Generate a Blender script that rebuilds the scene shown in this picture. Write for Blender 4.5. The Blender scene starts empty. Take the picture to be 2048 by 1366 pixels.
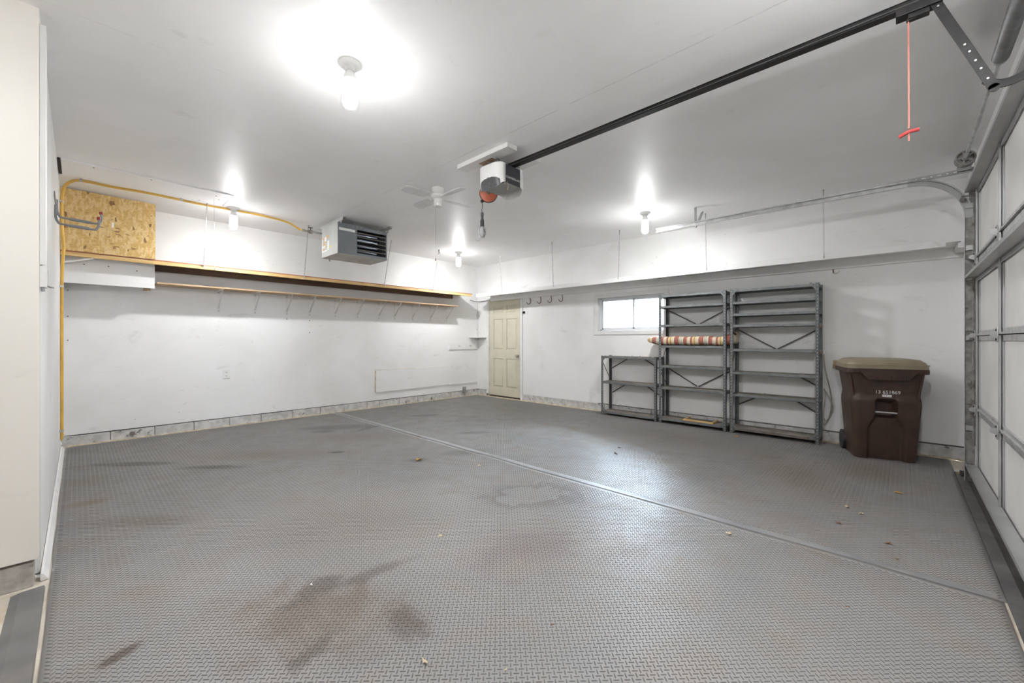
import bpy, math, random
import numpy as np
from mathutils import Vector, Matrix, noise as mnoise
random.seed(7)
SC = bpy.context.scene
COL = SC.collection
PI = math.pi

# ------------------------------------------------------------------ camera
cam = bpy.data.cameras.new('camera')
cam.sensor_width = 36.0
cam.lens = 14.4575
cam.shift_y = -2.6 / 2048
cam.clip_start = 0.03
camo = bpy.data.objects.new('camera', cam)
COL.objects.link(camo)
camo.location = (0, 0, 1.18)
camo.rotation_euler = (PI / 2, 0, -math.atan2(0.72583, 0.68786))
SC.camera = camo

# ------------------------------------------------------------------ world: overcast sky seen through the window
SKY = 52.0
w = bpy.data.worlds.new('overcast_sky')
SC.world = w
w.use_nodes = True
bg = w.node_tree.nodes['Background']
bg.inputs[0].default_value = (0.72, 0.85, 1.0, 1)
bg.inputs[1].default_value = SKY
BULB_SIDE, BULB_END = 10.0, 1480.0   # frosted side wall / brighter domed end of each bulb

# ------------------------------------------------------------------ exposure
SC.view_settings.view_transform = 'Standard'
SC.view_settings.look = 'None'
SC.view_settings.exposure = 1.24
SC.view_settings.gamma = 1.0
SC.view_settings.use_curve_mapping = False
SC.cycles.max_bounces = 7
SC.cycles.diffuse_bounces = 5
SC.cycles.adaptive_threshold = 0.1
SC.cycles.use_light_tree = False
SC.cycles.glossy_bounces = 3
SC.cycles.transparent_max_bounces = 12
SC.cycles.sample_clamp_indirect = 6.0
SC.cycles.caustics_reflective = False
SC.cycles.caustics_refractive = False

# ------------------------------------------------------------------ helpers
class MB:
    """collects shapes; build() links them as one mesh object"""
    def __init__(s):
        s.v = []; s.f = []
    def add(s, vs, fs):
        o = len(s.v)
        s.v += [tuple(p) for p in vs]
        s.f += [tuple(i + o for i in f) for f in fs]
        return s
    def box(s, x0, x1, y0, y1, z0, z1):
        x0, x1 = sorted((x0, x1)); y0, y1 = sorted((y0, y1)); z0, z1 = sorted((z0, z1))
        return s.add([(x0,y0,z0),(x1,y0,z0),(x1,y1,z0),(x0,y1,z0),(x0,y0,z1),(x1,y0,z1),(x1,y1,z1),(x0,y1,z1)],
                     [(3,2,1,0),(4,5,6,7),(0,1,5,4),(1,2,6,5),(2,3,7,6),(3,0,4,7)])
    def obox(s, c, ax, ay, az, hx, hy, hz):
        """box by centre, three unit axes and half sizes"""
        c = Vector(c); ax = Vector(ax).normalized(); ay = Vector(ay).normalized(); az = Vector(az).normalized()
        P = []
        for k in (-1, 1):
            for (i, j) in ((-1,-1),(1,-1),(1,1),(-1,1)):
                P.append(c + ax*hx*i + ay*hy*j + az*hz*k)
        return s.add(P, [(3,2,1,0),(4,5,6,7),(0,1,5,4),(1,2,6,5),(2,3,7,6),(3,0,4,7)])
    def bar(s, p, q, wd, th, up=(0,0,1)):
        """flat bar from p to q: wd across, th along up"""
        p = Vector(p); q = Vector(q); d = (q - p); L = d.length; d.normalize()
        u = Vector(up); u = (u - d*u.dot(d)).normalized(); side = d.cross(u)
        return s.obox((p+q)/2, d, side, u, L/2, wd/2, th/2)
    def tube(s, pts, r, n=8, cap=True):
        pts = [Vector(p) for p in pts]
        rs = r if isinstance(r, (list, tuple)) else [r]*len(pts)
        t0 = (pts[1]-pts[0]).normalized()
        a = Vector((0,0,1)) if abs(t0.z) < .9 else Vector((1,0,0))
        u = (a - t0*a.dot(t0)).normalized()
        V = []; F = []
        for i, p in enumerate(pts):
            if i == 0: t = t0
            elif i == len(pts)-1: t = (pts[i]-pts[i-1]).normalized()
            else: t = ((pts[i+1]-pts[i]).normalized() + (pts[i]-pts[i-1]).normalized())
            t = t.normalized() if t.length > 1e-9 else t0
            u = (u - t*u.dot(t))
            u = u.normalized() if u.length > 1e-9 else t.orthogonal().normalized()
            v = t.cross(u)
            for k in range(n):
                an = 2*PI*k/n
                V.append(p + (u*math.cos(an) + v*math.sin(an))*rs[i])
        for i in range(len(pts)-1):
            for k in range(n):
                k2 = (k+1) % n
                F.append((i*n+k, i*n+k2, (i+1)*n+k2, (i+1)*n+k))
        if cap:
            F.append(tuple(range(n))[::-1]); F.append(tuple((len(pts)-1)*n+k for k in range(n)))
        return s.add(V, F)
    def loop(s, pts, r, n=6):
        """closed tube"""
        pts = [Vector(p) for p in pts]; N = len(pts); V = []; F = []
        nrm = Vector((0,0,0))
        for i in range(N): nrm += pts[i].cross(pts[(i+1) % N])
        nrm.normalize()
        c = sum(pts, Vector((0,0,0)))/N
        for i, p in enumerate(pts):
            t = (pts[(i+1) % N]-pts[i-1]).normalized(); u = nrm; v = t.cross(u)
            for k in range(n):
                an = 2*PI*k/n; V.append(p + (u*math.cos(an)+v*math.sin(an))*r)
        for i in range(N):
            for k in range(n):
                F.append((i*n+k, i*n+(k+1) % n, ((i+1) % N)*n+(k+1) % n, ((i+1) % N)*n+k))
        return s.add(V, F)
    def lathe(s, prof, c=(0,0,0), axis=(0,0,1), n=24, cap=True):
        ax = Vector(axis).normalized(); u = ax.orthogonal().normalized(); v = ax.cross(u); c = Vector(c)
        V = []; F = []
        for (r, h) in prof:
            for k in range(n):
                an = 2*PI*k/n
                V.append(c + ax*h + (u*math.cos(an)+v*math.sin(an))*r)
        m = len(prof)
        for i in range(m-1):
            for k in range(n):
                k2 = (k+1) % n
                F.append((i*n+k, i*n+k2, (i+1)*n+k2, (i+1)*n+k))
        if cap:
            F.append(tuple(range(n))[::-1]); F.append(tuple((m-1)*n+k for k in range(n)))
        return s.add(V, F)
    def prism(s, poly, o, ax, ay, d):
        """2-D polygon in the plane (ax, ay) at o, extruded by vector d"""
        o = Vector(o); ax = Vector(ax); ay = Vector(ay); d = Vector(d); n = len(poly)
        V = [o+ax*p[0]+ay*p[1] for p in poly]; V += [q+d for q in V]
        F = [tuple(range(n))[::-1], tuple(range(n, 2*n))]
        F += [(i, (i+1) % n, n+(i+1) % n, n+i) for i in range(n)]
        return s.add(V, F)
    def build(s, name, mat, parent=None, smooth=False, bevel=0.0, kind=None, angle=40):
        me = bpy.data.meshes.new(name)
        me.from_pydata(s.v, [], s.f)
        me.update()
        me.materials.append(M[mat] if isinstance(mat, str) else mat)
        o = bpy.data.objects.new(name, me); COL.objects.link(o)
        import bmesh
        bm = bmesh.new(); bm.from_mesh(me)
        bmesh.ops.recalc_face_normals(bm, faces=bm.faces)
        if smooth:
            for f in bm.faces: f.smooth = True
            for e in bm.edges:
                if len(e.link_faces) == 2 and e.calc_face_angle(0) > math.radians(angle): e.smooth = False
        bm.to_mesh(me); bm.free()
        if bevel:
            b = o.modifiers.new('bevel', 'BEVEL'); b.width = bevel; b.segments = 2; b.limit_method = 'ANGLE'
        if parent: o.parent = parent
        if name in ('screws', 'bolts', 'holes', 'bolt_holes', 'slots', 'cup_hooks'): o['kind'] = 'stuff'
        if kind: o['kind'] = kind
        return o

def tag(o, label=None, cat=None, group=None, kind=None):
    if label: o['label'] = label
    if cat: o['category'] = cat
    if group: o['group'] = group
    if kind: o['kind'] = kind
    return o

def thing(name, label, cat, loc=(0,0,0), rz=0.0, group=None, kind=None):
    o = bpy.data.objects.new(name, None); COL.objects.link(o)
    o.location = loc; o.rotation_euler = (0, 0, rz); o.empty_display_size = .05
    return tag(o, label, cat, group, kind)

def copy_tree(o, parent=None):
    c = o.copy(); COL.objects.link(c); c.parent = parent
    for ch in list(o.children):
        copy_tree(ch, c)
    return c

def smooth_path(pts, k=6):
    pts = [Vector(p) for p in pts]; out = []
    P = [pts[0]*2-pts[1]] + pts + [pts[-1]*2-pts[-2]]
    for i in range(1, len(P)-2):
        p0, p1, p2, p3 = P[i-1], P[i], P[i+1], P[i+2]
        for j in range(k):
            t = j/k
            out.append(.5*((2*p1)+(p2-p0)*t+(2*p0-5*p1+4*p2-p3)*t*t+(3*p1-p0-3*p2+p3)*t**3))
    out.append(pts[-1])
    return out

# ------------------------------------------------------------------ materials
M = {}
class NT:
    def __init__(s, name):
        s.m = bpy.data.materials.new(name); s.m.use_nodes = True; s.t = s.m.node_tree
        s.b = s.t.nodes['Principled BSDF']; M[name] = s.m
    def n(s, typ, **kw):
        nd = s.t.nodes.new(typ)
        for k, v in kw.items(): setattr(nd, k, v)
        return nd
    def l(s, a, b): s.t.links.new(a, b)
    def val(s, sock, v):
        if isinstance(v, bpy.types.NodeSocket): s.l(v, sock)
        else: sock.default_value = v
    def math(s, op, a, b=0.0, c=None, clamp=False):
        nd = s.n('ShaderNodeMath', operation=op, use_clamp=clamp)
        s.val(nd.inputs[0], a); s.val(nd.inputs[1], b)
        if c is not None: s.val(nd.inputs[2], c)
        return nd.outputs[0]
    def coord(s): return s.n('ShaderNodeTexCoord').outputs['Object']
    def noise(s, vec, scale, detail=4, rough=.55, dist=0.0):
        nd = s.n('ShaderNodeTexNoise'); s.l(vec, nd.inputs['Vector'])
        nd.inputs['Scale'].default_value = scale; nd.inputs['Detail'].default_value = detail
        nd.inputs['Roughness'].default_value = rough; nd.inputs['Distortion'].default_value = dist
        return nd.outputs['Fac']
    def ramp(s, fac, a, b, lo=0.0, hi=1.0, smooth=True):
        nd = s.n('ShaderNodeMapRange')
        if smooth: nd.interpolation_type = 'SMOOTHSTEP'
        s.val(nd.inputs['Value'], fac)
        nd.inputs['From Min'].default_value = a; nd.inputs['From Max'].default_value = b
        nd.inputs['To Min'].default_value = lo; nd.inputs['To Max'].default_value = hi
        return nd.outputs['Result']
    def mix(s, fac, a, b):
        nd = s.n('ShaderNodeMix', data_type='RGBA')
        s.val(nd.inputs[0], fac)
        for k, v in ((6, a), (7, b)):
            if isinstance(v, bpy.types.NodeSocket): s.l(v, nd.inputs[k])
            else: nd.inputs[k].default_value = (*v, 1)
        return nd.outputs[2]
    def bump(s, h, strength, dist=.01):
        nd = s.n('ShaderNodeBump'); s.l(h, nd.inputs['Height'])
        nd.inputs['Strength'].default_value = strength; nd.inputs['Distance'].default_value = dist
        s.l(nd.outputs[0], s.b.inputs['Normal'])
    def map(s, vec, scale=(1,1,1), loc=(0,0,0), rot=(0,0,0)):
        nd = s.n('ShaderNodeMapping'); s.l(vec, nd.inputs['Vector'])
        nd.inputs['Scale'].default_value = scale; nd.inputs['Location'].default_value = loc; nd.inputs['Rotation'].default_value = rot
        return nd.outputs[0]
    def col(s, c): s.val(s.b.inputs['Base Color'], c if isinstance(c, bpy.types.NodeSocket) else (*c, 1))

def mk(name, col, rough=.5, metal=0.0, var=.08, scale=9.0, bump=0.0, bscale=60.0, spec=.5, stretch=(1,1,1), dark=None, dfrac=(.6,.75)):
    t = NT(name); c = t.coord(); cs = t.map(c, stretch)
    f = t.noise(cs, scale, 2)
    lo = tuple(max(0, x*(1-var)) for x in col); hi = tuple(min(1, x*(1+var)) for x in col)
    out = t.mix(t.ramp(f, .3, .7), lo, hi)
    if dark:
        out = t.mix(t.ramp(t.noise(cs, scale*.6, 3, .7), *dfrac), out, dark)
    t.col(out)
    t.b.inputs['Roughness'].default_value = rough; t.b.inputs['Metallic'].default_value = metal
    t.b.inputs['Specular IOR Level'].default_value = spec
    if bump: t.bump(t.noise(cs, bscale, 3), bump, .004)
    return t.m

# painted drywall: off-white, soft smudges, scuffs
def paint(name, col, rough, smudge, spec=.5, seams=None, marks=True):
    t = NT(name); c = t.coord()
    big = t.noise(c, .9, 3, .6, .4)
    base = t.mix(t.ramp(big, .35, .7), tuple(x*1.02 for x in col), tuple(x*(1-.07*smudge)*(1 if i < 2 else .985) for i, x in enumerate(col)))
    sm = t.noise(t.map(c, (1, 1, 2.2)), 3.1, 4, .7, .8)
    base = t.mix(t.math('MULTIPLY', t.ramp(sm, .60, .78), .34*smudge), base, (.42, .40, .375))
    if marks:
        sc = t.noise(t.map(c, (1, 1, 5), rot=(.1, .15, 0)), 8, 3, .5, 1.5)
        base = t.mix(t.math('MULTIPLY', t.ramp(sc, .70, .76), .30*smudge), base, (.30, .29, .28))
        v = t.n('ShaderNodeTexVoronoi'); t.l(c, v.inputs['Vector']); v.inputs['Scale'].default_value = 3.4
        base = t.mix(t.math('MULTIPLY', t.ramp(v.outputs['Distance'], .028, .014), .55), base, (.36, .34, .32))
    if seams:
        sx = t.n('ShaderNodeSeparateXYZ'); t.l(c, sx.inputs[0])
        for axis, pos, wd, st in seams:
            d = t.math('ABSOLUTE', t.math('SUBTRACT', sx.outputs[axis], t.math('MULTIPLY_ADD', t.noise(c, 5, 2), .012, pos-.006)))
            wob = t.ramp(t.noise(c, 7, 3), .38, .58)
            base = t.mix(t.math('MULTIPLY', t.math('MULTIPLY', t.ramp(d, wd, wd*.3), wob), st), base, (.34, .33, .31))
    t.col(base)
    t.b.inputs['Roughness'].default_value = rough; t.b.inputs['Specular IOR Level'].default_value = spec
    return t.m

paint('wall_paint', (.87, .866, .858), .5, 1.0, .4)
paint('stub_paint', (.80, .77, .715), .40, .5, .5, marks=False)
paint('ceiling_paint', (.92, .92, .92), .46, .5, .5, seams=((0, 2.30, .006, .28), (1, 2.95, .004, .16)), marks=False)
paint('shelf_white', (.87, .867, .857), .42, .8, .5)
mk('trim_white', (.80, .795, .78), .4, var=.04, scale=6, dark=(.5,.47,.42), dfrac=(.72,.85))
mk('door_cream', (.66, .625, .50), .42, var=.04, scale=5, dark=(.52,.49,.40), dfrac=(.68,.85))
mk('vinyl_white', (.80, .82, .84), .35, var=.03)
mk('plastic_white', (.83, .83, .815), .32, var=.03)
mk('fan_white', (.72, .72, .71), .6, var=.06)
mk('porcelain', (.82, .82, .80), .25, var=.02)
mk('block_paint', (.55, .545, .535), .7, var=.16, scale=14, bump=.3, bscale=50, dark=(.17,.155,.145), dfrac=(.60,.70))
mk('block_bare', (.40, .375, .345), .85, var=.18, scale=16, bump=.5, bscale=70, dark=(.20,.18,.16), dfrac=(.62,.75))
mk('dark_gap', (.05, .042, .036), .9)
mk('concrete', (.56, .505, .43), .8, var=.16, scale=4, bump=.3, bscale=90, dark=(.44,.36,.25), dfrac=(.55,.75))
mk('rubber_ramp', (.15, .148, .147), .45, var=.14, scale=5, dark=(.19,.175,.16), dfrac=(.5,.8))
mk('rubber_strip', (.235, .235, .24), .45, var=.14, scale=5, bump=.05, dark=(.28,.25,.22), dfrac=(.5,.8))
mk('rubber_dark', (.095, .092, .09), .55, var=.2, scale=6, dark=(.17,.15,.13), dfrac=(.5,.8))
mk('sealer_tan', (.60, .50, .36), .7, var=.25, scale=14, dark=(.32,.22,.12), dfrac=(.58,.75))
mk('galv', (.42, .425, .42), .4, .5, var=.08, scale=6, dark=(.34,.335,.32), dfrac=(.6,.85))
mk('galv_light', (.56, .565, .56), .4, .5, var=.16, scale=14)
mk('galv_dirty', (.33, .32, .30), .5, .5, var=.25, scale=18, dark=(.17,.16,.145), dfrac=(.58,.72))
mk('unit_steel', (.125, .134, .138), .42, .35, var=.14, scale=14, dark=(.15,.13,.11), dfrac=(.62,.78))
mk('unit_steel_light', (.185, .195, .198), .42, .35, var=.12, scale=14)
mk('unit_rust', (.16, .15, .135), .55, .3, var=.2, scale=16, dark=(.17,.095,.055), dfrac=(.5,.7))
mk('shelf_dust', (.205, .180, .150), .7, .1, var=.25, scale=10, dark=(.12,.10,.08), dfrac=(.55,.75))
mk('brace_dark', (.105, .10, .095), .55, .3, var=.2)
mk('black_metal', (.014, .013, .013), .5, .0, var=.3, scale=20, spec=.25)
mk('black_plastic', (.025, .025, .026), .4, var=.2)
mk('grey_black', (.07, .07, .068), .5, var=.2)
mk('heater_grey', (.21, .225, .24), .42, .25, var=.05, scale=4)
mk('heater_pale', (.52, .535, .52), .5, .15, var=.06, scale=6)
mk('heater_under', (.47, .45, .415), .5, .2, var=.14, scale=7, dark=(.34,.31,.27), dfrac=(.55,.75))
mk('heater_tube', (.58, .62, .72), .22, .9, var=.1)
mk('heater_inside', (.035, .035, .04), .6, .3)
mk('slat_metal', (.42, .39, .345), .4, .5, var=.1)
mk('yellow_pipe', (.72, .44, .085), .45, var=.12, scale=6)
mk('orange_red', (.50, .12, .055), .42, var=.14, scale=18)
mk('red_plastic', (.32, .032, .03), .45, var=.1)
mk('red_cord', (.46, .16, .125), .7, var=.15)
mk('hook_grey', (.24, .245, .26), .55, var=.1)
mk('hook_rust', (.16, .07, .055), .55, var=.2)
mk('steel_wire', (.58, .58, .57), .4, .35, var=.15, scale=30)
mk('nickel', (.52, .50, .46), .25, .95, var=.05)
mk('glass_lamp', (.55, .56, .55), .15, var=.05)
mk('opener_dark', (.045, .047, .055), .35, var=.1)
mk('opener_grey', (.30, .30, .285), .45, var=.1)
mk('grille_dark', (.09, .09, .095), .4, var=.5, scale=120)
mk('sticker_white', (.83, .84, .83), .5, var=.03)
mk('sticker_orange', (.72, .42, .12), .5, var=.1)
mk('sticker_yellow', (.72, .72, .15), .5, var=.1)
mk('ink_white', (.78, .78, .76), .6, var=.05)
mk('ink_dark', (.08, .08, .08), .6, var=.05)
mk('bin_brown', (.050, .026, .018), .42, var=.16, scale=9, dark=(.075,.040,.027), dfrac=(.5,.8))
mk('bin_dark', (.045, .026, .020), .45, var=.16, scale=9)
mk('lid_tan', (.285, .235, .160), .5, var=.06, scale=6)
mk('leaf_tan', (.62, .50, .33), .7, var=.3, scale=40)
mk('leaf_brown', (.20, .10, .05), .7, var=.35, scale=40)
mk('leaf_gold', (.52, .28, .07), .7, var=.3, scale=40)
mk('crumb_dark', (.06, .055, .05), .8, var=.3, scale=60)
mk('cord_tan', (.42, .38, .31), .6, var=.1)
mk('spring_dark', (.20, .20, .205), .35, .6, var=.2)
mk('screen_outside', (.55, .53, .46), .7, var=.08)
mk('fence_pale', (.050, .047, .043), .8, var=.1, scale=4, stretch=(1,1,.15))
mk('grass_out', (.30, .36, .16), .9, var=.2)
mk('door_panel', (.83, .815, .79), .5, var=.05, scale=2.5, dark=(.66,.58,.45), dfrac=(.58,.85))

def wood(name, a, b, axis, rough=.6, knots=None):
    t = NT(name); c = t.coord()
    st = {0: (1.2, 14, 14), 1: (14, 1.2, 14), 2: (14, 14, 1.2)}[axis]
    g = t.noise(t.map(c, st), 2.4, 5, .6, .6)
    base = t.mix(t.ramp(g, .3, .7), a, b)
    if knots:
        v = t.n('ShaderNodeTexVoronoi'); ks = {0: (1, 4, 4), 1: (4, 1, 4), 2: (4, 4, 1)}[axis]
        t.l(t.map(c, ks), v.inputs['Vector']); v.inputs['Scale'].default_value = 1.7
        base = t.mix(t.ramp(v.outputs['Distance'], .16, .05), base, knots)
    t.col(base); t.b.inputs['Roughness'].default_value = rough
    t.bump(g, .15, .003)
wood('pine', (.74, .53, .24), (.62, .40, .155), 0, knots=(.30, .16, .05))
wood('stud_brown', (.20, .125, .085), (.145, .088, .060), 0, knots=(.06, .035, .025))
wood('shelf_wood', (.52, .37, .23), (.43, .29, .165), 0)
wood('ply_edge', (.46, .17, .085), (.36, .12, .06), 0)
wood('ply_under', (.33, .27, .215), (.25, .20, .16), 0)
wood('pine_y', (.66, .46, .20), (.55, .36, .14), 1)
wood('block_wood', (.40, .28, .18), (.30, .19, .11), 1)

# oriented strand board: flakes
t = NT('osb'); c = t.coord()
mp = t.map(c, (1, 1, 1))
v1 = t.n('ShaderNodeTexVoronoi'); t.l(t.map(t.n('ShaderNodeTexCoord').outputs['Object'], (9, 9, 26), rot=(0, .5, 0)), v1.inputs['Vector']); v1.inputs['Scale'].default_value = 2.6
v2 = t.n('ShaderNodeTexVoronoi'); t.l(t.map(t.n('ShaderNodeTexCoord').outputs['Object'], (24, 9, 9), rot=(0, -.6, 0)), v2.inputs['Vector']); v2.inputs['Scale'].default_value = 2.3
s1 = t.n('ShaderNodeSeparateColor'); t.l(v1.outputs['Color'], s1.inputs[0])
s2 = t.n('ShaderNodeSeparateColor'); t.l(v2.outputs['Color'], s2.inputs[0])
cc = t.mix(s1.outputs[0], (.70, .475, .18), (.60, .385, .13))
cc = t.mix(t.ramp(s2.outputs[1], .55, .60), cc, (.74, .55, .26))
cc = t.mix(t.ramp(s2.outputs[0], .972, .98), cc, (.26, .13, .05))
cc = t.mix(t.ramp(s1.outputs[2], .975, .985), cc, (.36, .20, .085))
cc = t.mix(t.math('MULTIPLY', t.ramp(t.noise(c, 60, 2), .4, .65), .25), cc, (.38, .22, .08))
t.col(cc); t.b.inputs['Roughness'].default_value = .6
t.bump(s1.outputs[0], .25, .003)

# striped cushion cloth: bands along world Y
t = NT('cushion_cloth'); c = t.coord(); sx = t.n('ShaderNodeSeparateXYZ'); t.l(c, sx.inputs[0])
fr = t.math('FRACT', t.math('MULTIPLY_ADD', sx.outputs[1], 3.05, 10.12))
rp = t.n('ShaderNodeValToRGB'); t.l(fr, rp.inputs[0]); rp.color_ramp.interpolation = 'CONSTANT'
cr = (.36, .115, .075); cm = (.66, .57, .43); yl = (.66, .50, .24); gy = (.36, .36, .31); dk = (.20, .075, .06); pk = (.55, .40, .33)
st = [(0, cr), (.13, dk), (.16, cm), (.26, yl), (.32, dk), (.34, yl), (.42, cr), (.47, dk), (.50, cm), (.60, pk), (.64, cr), (.75, dk), (.78, cm), (.85, gy), (.88, cm), (.91, gy), (.94, cm), (.97, dk)]
while len(rp.color_ramp.elements) < len(st): rp.color_ramp.elements.new(.5)
for e, (p, k) in zip(rp.color_ramp.elements, st): e.position = p; e.color = (*k, 1)
t.col(t.mix(t.math('MULTIPLY', t.noise(c, 90, 2), .18), rp.outputs[0], (.25, .2, .17)))
t.b.inputs['Roughness'].default_value = .85; t.bump(t.noise(c, 160, 2), .2, .003)

# lamp glass gives off light
def glow(name, k):
    t = NT(name)
    t.col((.9, .9, .88)); t.b.inputs['Emission Color'].default_value = (.98, .985, 1.0, 1)
    gn = t.n('ShaderNodeNewGeometry'); sz = t.n('ShaderNodeSeparateXYZ'); t.l(gn.outputs['Normal'], sz.inputs[0])
    t.l(t.math('MULTIPLY_ADD', t.math('POWER', t.math('MULTIPLY', sz.outputs[2], -1.0, clamp=True), 2.0), BULB_END*k, BULB_SIDE*min(k, 1.0)), t.b.inputs['Emission Strength'])
    return name

# window glass: thin pane
t = NT('window_glass')
tr = t.n('ShaderNodeBsdfTransparent'); gl = t.n('ShaderNodeBsdfGlossy'); gl.inputs['Roughness'].default_value = .03
fz = t.n('ShaderNodeFresnel'); fz.inputs[0].default_value = 1.45
tr.inputs[0].default_value = (.93, .96, .97, 1)
mxs = t.n('ShaderNodeMixShader'); t.l(fz.outputs[0], mxs.inputs[0]); t.l(tr.outputs[0], mxs.inputs[1]); t.l(gl.outputs[0], mxs.inputs[2])
t.l(mxs.outputs[0], t.t.nodes['Material Output'].inputs[0])

# diamond-plate rubber mat with spills and tracked-in dirt (all in floor coordinates)
STAINS = [  # cx, cy, rx, ry, angle, ragged, colour, strength, edge
    (.36, 5.31, .46, .085, -.72, .25, (.12, .108, .095), .72, .25),
    (.86, 4.64, .34, .085, -.75, .9, (.10, .088, .072), .75, .4),
    (1.35, 4.75, 1.1, .25, -.72, 1.0, (.30, .245, .185), .5, .6),
    (2.42, 5.55, .55, .20, -.6, .8, (.14, .138, .135), .62, .25),
    (2.18, 5.42, .17, .09, -.7, .8, (.085, .08, .075), .55, .3),
    (2.70, 5.2, .30, .07, .35, .9, (.13, .12, .11), .6, .3),
    (2.35, 4.8, .9, .28, -.72, 1.1, (.29, .23, .18), .5, .6),
    (3.74, 5.42, .28, .10, -.6, .7, (.10, .10, .098), .62, .3),
    (3.48, 3.95, .28, .08, -.7, .8, (.13, .125, .12), .6, .4),
    (2.78, 3.35, .35, .14, -.5, .8, (.16, .15, .14), .5, .5),
    (1.87, 4.32, .09, .05, -.7, .9, (.06, .05, .045), .8, .3),
    (2.30, 3.46, .16, .09, -.7, .8, (.17, .14, .11), .55, .5),
    (.70, 1.80, .55, .30, -.9, 1.2, (.235, .17, .12), .75, .7),
    (.78, 2.02, .20, .08, .2, 1.2, (.12, .098, .08), .6, .4),
    (1.02, 1.95, .30, .055, -.1, 1.0, (.14, .115, .095), .6, .5),
    (.62, 1.62, .16, .05, .4, 1.2, (.11, .085, .065), .6, .4),
    (.93, 1.50, .09, .13, 0, 1.1, (.12, .095, .075), .55, .5),
    (.10, 2.12, .09, .04, .5, 1.2, (.10, .06, .04), .85, .3),
    (1.75, 1.55, .50, .38, -.3, 1.1, (.27, .205, .185), .55, .8),
    (.30, 3.58, .50, .12, -.75, 1.0, (.235, .19, .145), .55, .6),
    (.05, 4.28, .16, .10, 0, .9, (.30, .215, .14), .7, .6),
    (.05, 4.95, .20, .25, 0, .9, (.33, .285, .215), .6, .7),
    (4.35, .70, .9, .40, .5, 1.2, (.285, .235, .17), .6, .8),
    (5.0, 1.9, .7, 1.2, 0, .9, (.245, .215, .175), .55, .8),
    (5.2, 4.9, .8, 1.4, 0, .9, (.235, .215, .185), .5, .8),
    (4.9, .2, .5, .35, 0, 1.0, (.27, .225, .16), .6, .7),
    (1.20, 2.55, .9, .5, -.7, 1.2, (.30, .255, .215), .4, .8),
]
def floor_rubber(name, mul):
    t = NT(name); c = t.coord(); sx = t.n('ShaderNodeSeparateXYZ'); t.l(c, sx.inputs[0])
    xy = t.n('ShaderNodeCombineXYZ'); t.l(sx.outputs[0], xy.inputs[0]); t.l(sx.outputs[1], xy.inputs[1]); P2 = xy.outputs[0]
    n1 = t.noise(P2, 1.1, 2, .6, .3); n2 = t.noise(P2, 4.5, 4, .65, .5); n3 = t.noise(P2, 17, 2, .6)
    base = t.mix(t.ramp(n1, .3, .7), (.248, .245, .244), (.288, .278, .268))
    base = t.mix(t.math('MULTIPLY', t.ramp(n2, .42, .75), .5), base, (.27, .225, .180))
    base = t.mix(t.math('MULTIPLY', t.ramp(n3, .58, .75), .22), base, (.33, .30, .265))
    rgh = t.ramp(n2, .3, .7, .38, .50)
    for (cx, cy, rx, ry, an, rag, kc, stg, edge) in STAINS:
        vm = t.n('ShaderNodeMapping', vector_type='TEXTURE'); t.l(P2, vm.inputs['Vector'])
        vm.inputs['Location'].default_value = (cx, cy, 0); vm.inputs['Rotation'].default_value = (0, 0, an); vm.inputs['Scale'].default_value = (rx, ry, 1)
        ln = t.n('ShaderNodeVectorMath', operation='LENGTH'); t.l(vm.outputs[0], ln.inputs[0])
        d = t.math('ADD', ln.outputs['Value'], t.math('MULTIPLY', t.math('SUBTRACT', n2, .5), 2.2*rag))
        msk = t.math('MULTIPLY', t.ramp(d, 1.12, .75-edge), stg*.95)
        base = t.mix(msk, base, tuple(.66*q for q in kc))
    # ring left by a wet tub
    vm = t.n('ShaderNodeMapping', vector_type='TEXTURE'); t.l(P2, vm.inputs['Vector'])
    vm.inputs['Location'].default_value = (2.38, 2.05, 0); vm.inputs['Rotation'].default_value = (0, 0, -.6); vm.inputs['Scale'].default_value = (.30, .20, 1)
    ln = t.n('ShaderNodeVectorMath', operation='LENGTH'); t.l(vm.outputs[0], ln.inputs[0])
    d = t.math('ADD', ln.outputs['Value'], t.math('MULTIPLY', t.math('SUBTRACT', n2, .5), 3.0))
    ring = t.math('MULTIPLY', t.math('MULTIPLY', t.ramp(d, .72, .95), t.ramp(d, 1.45, 1.0)), .42)
    base = t.mix(ring, base, (.10, .09, .085))
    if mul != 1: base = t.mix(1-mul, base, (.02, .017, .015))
    t.col(base); t.l(rgh, t.b.inputs['Roughness'])
    t.b.inputs['Specular IOR Level'].default_value = .42
floor_rubber('mat_rubber', 1.0)
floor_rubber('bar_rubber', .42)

# ------------------------------------------------------------------ the room shell (X along the back wall, Y along the right wall)
XL, XR, YB, YF, ZC = -0.13, 6.02, 6.74, -0.47, 2.785
def struct(mb, name, mat, label=None, **k):
    o = mb.build(name, mat, **k); o['kind'] = 'structure'
    if label: o['label'] = label
    return o
struct(MB().box(-4.2, 6.17, -.62, 6.9, -.15, -.006), 'floor', 'concrete', 'bare tan concrete slab at the lower left')
struct(MB().box(-4.2, 6.17, -.62, 6.9, ZC, ZC+.12), 'ceiling', 'ceiling_paint', 'glossy off-white painted ceiling')
wb = struct(MB().box(XL-.15, XR+.15, YB, YB+.15, .118, ZC), 'wall_back', 'wall_paint', 'scuffed off-white back wall carrying two wooden shelves')
WY0, WY1, WZ0, WZ1 = 2.57, 3.712, 1.33, 1.885
DY0, DY1, DZ = 5.465, 6.385, 2.02
m = MB()
for (y0, y1, z0, z1) in ((-.47, WY0, .128, ZC), (WY0, WY1, .128, WZ0), (WY0, WY1, WZ1, ZC), (WY1, DY0, .118, ZC), (DY0, DY1, DZ, ZC), (DY1, 6.74, .118, ZC)):
    m.box(XR, XR+.15, y0, y1, z0, z1)
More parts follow.
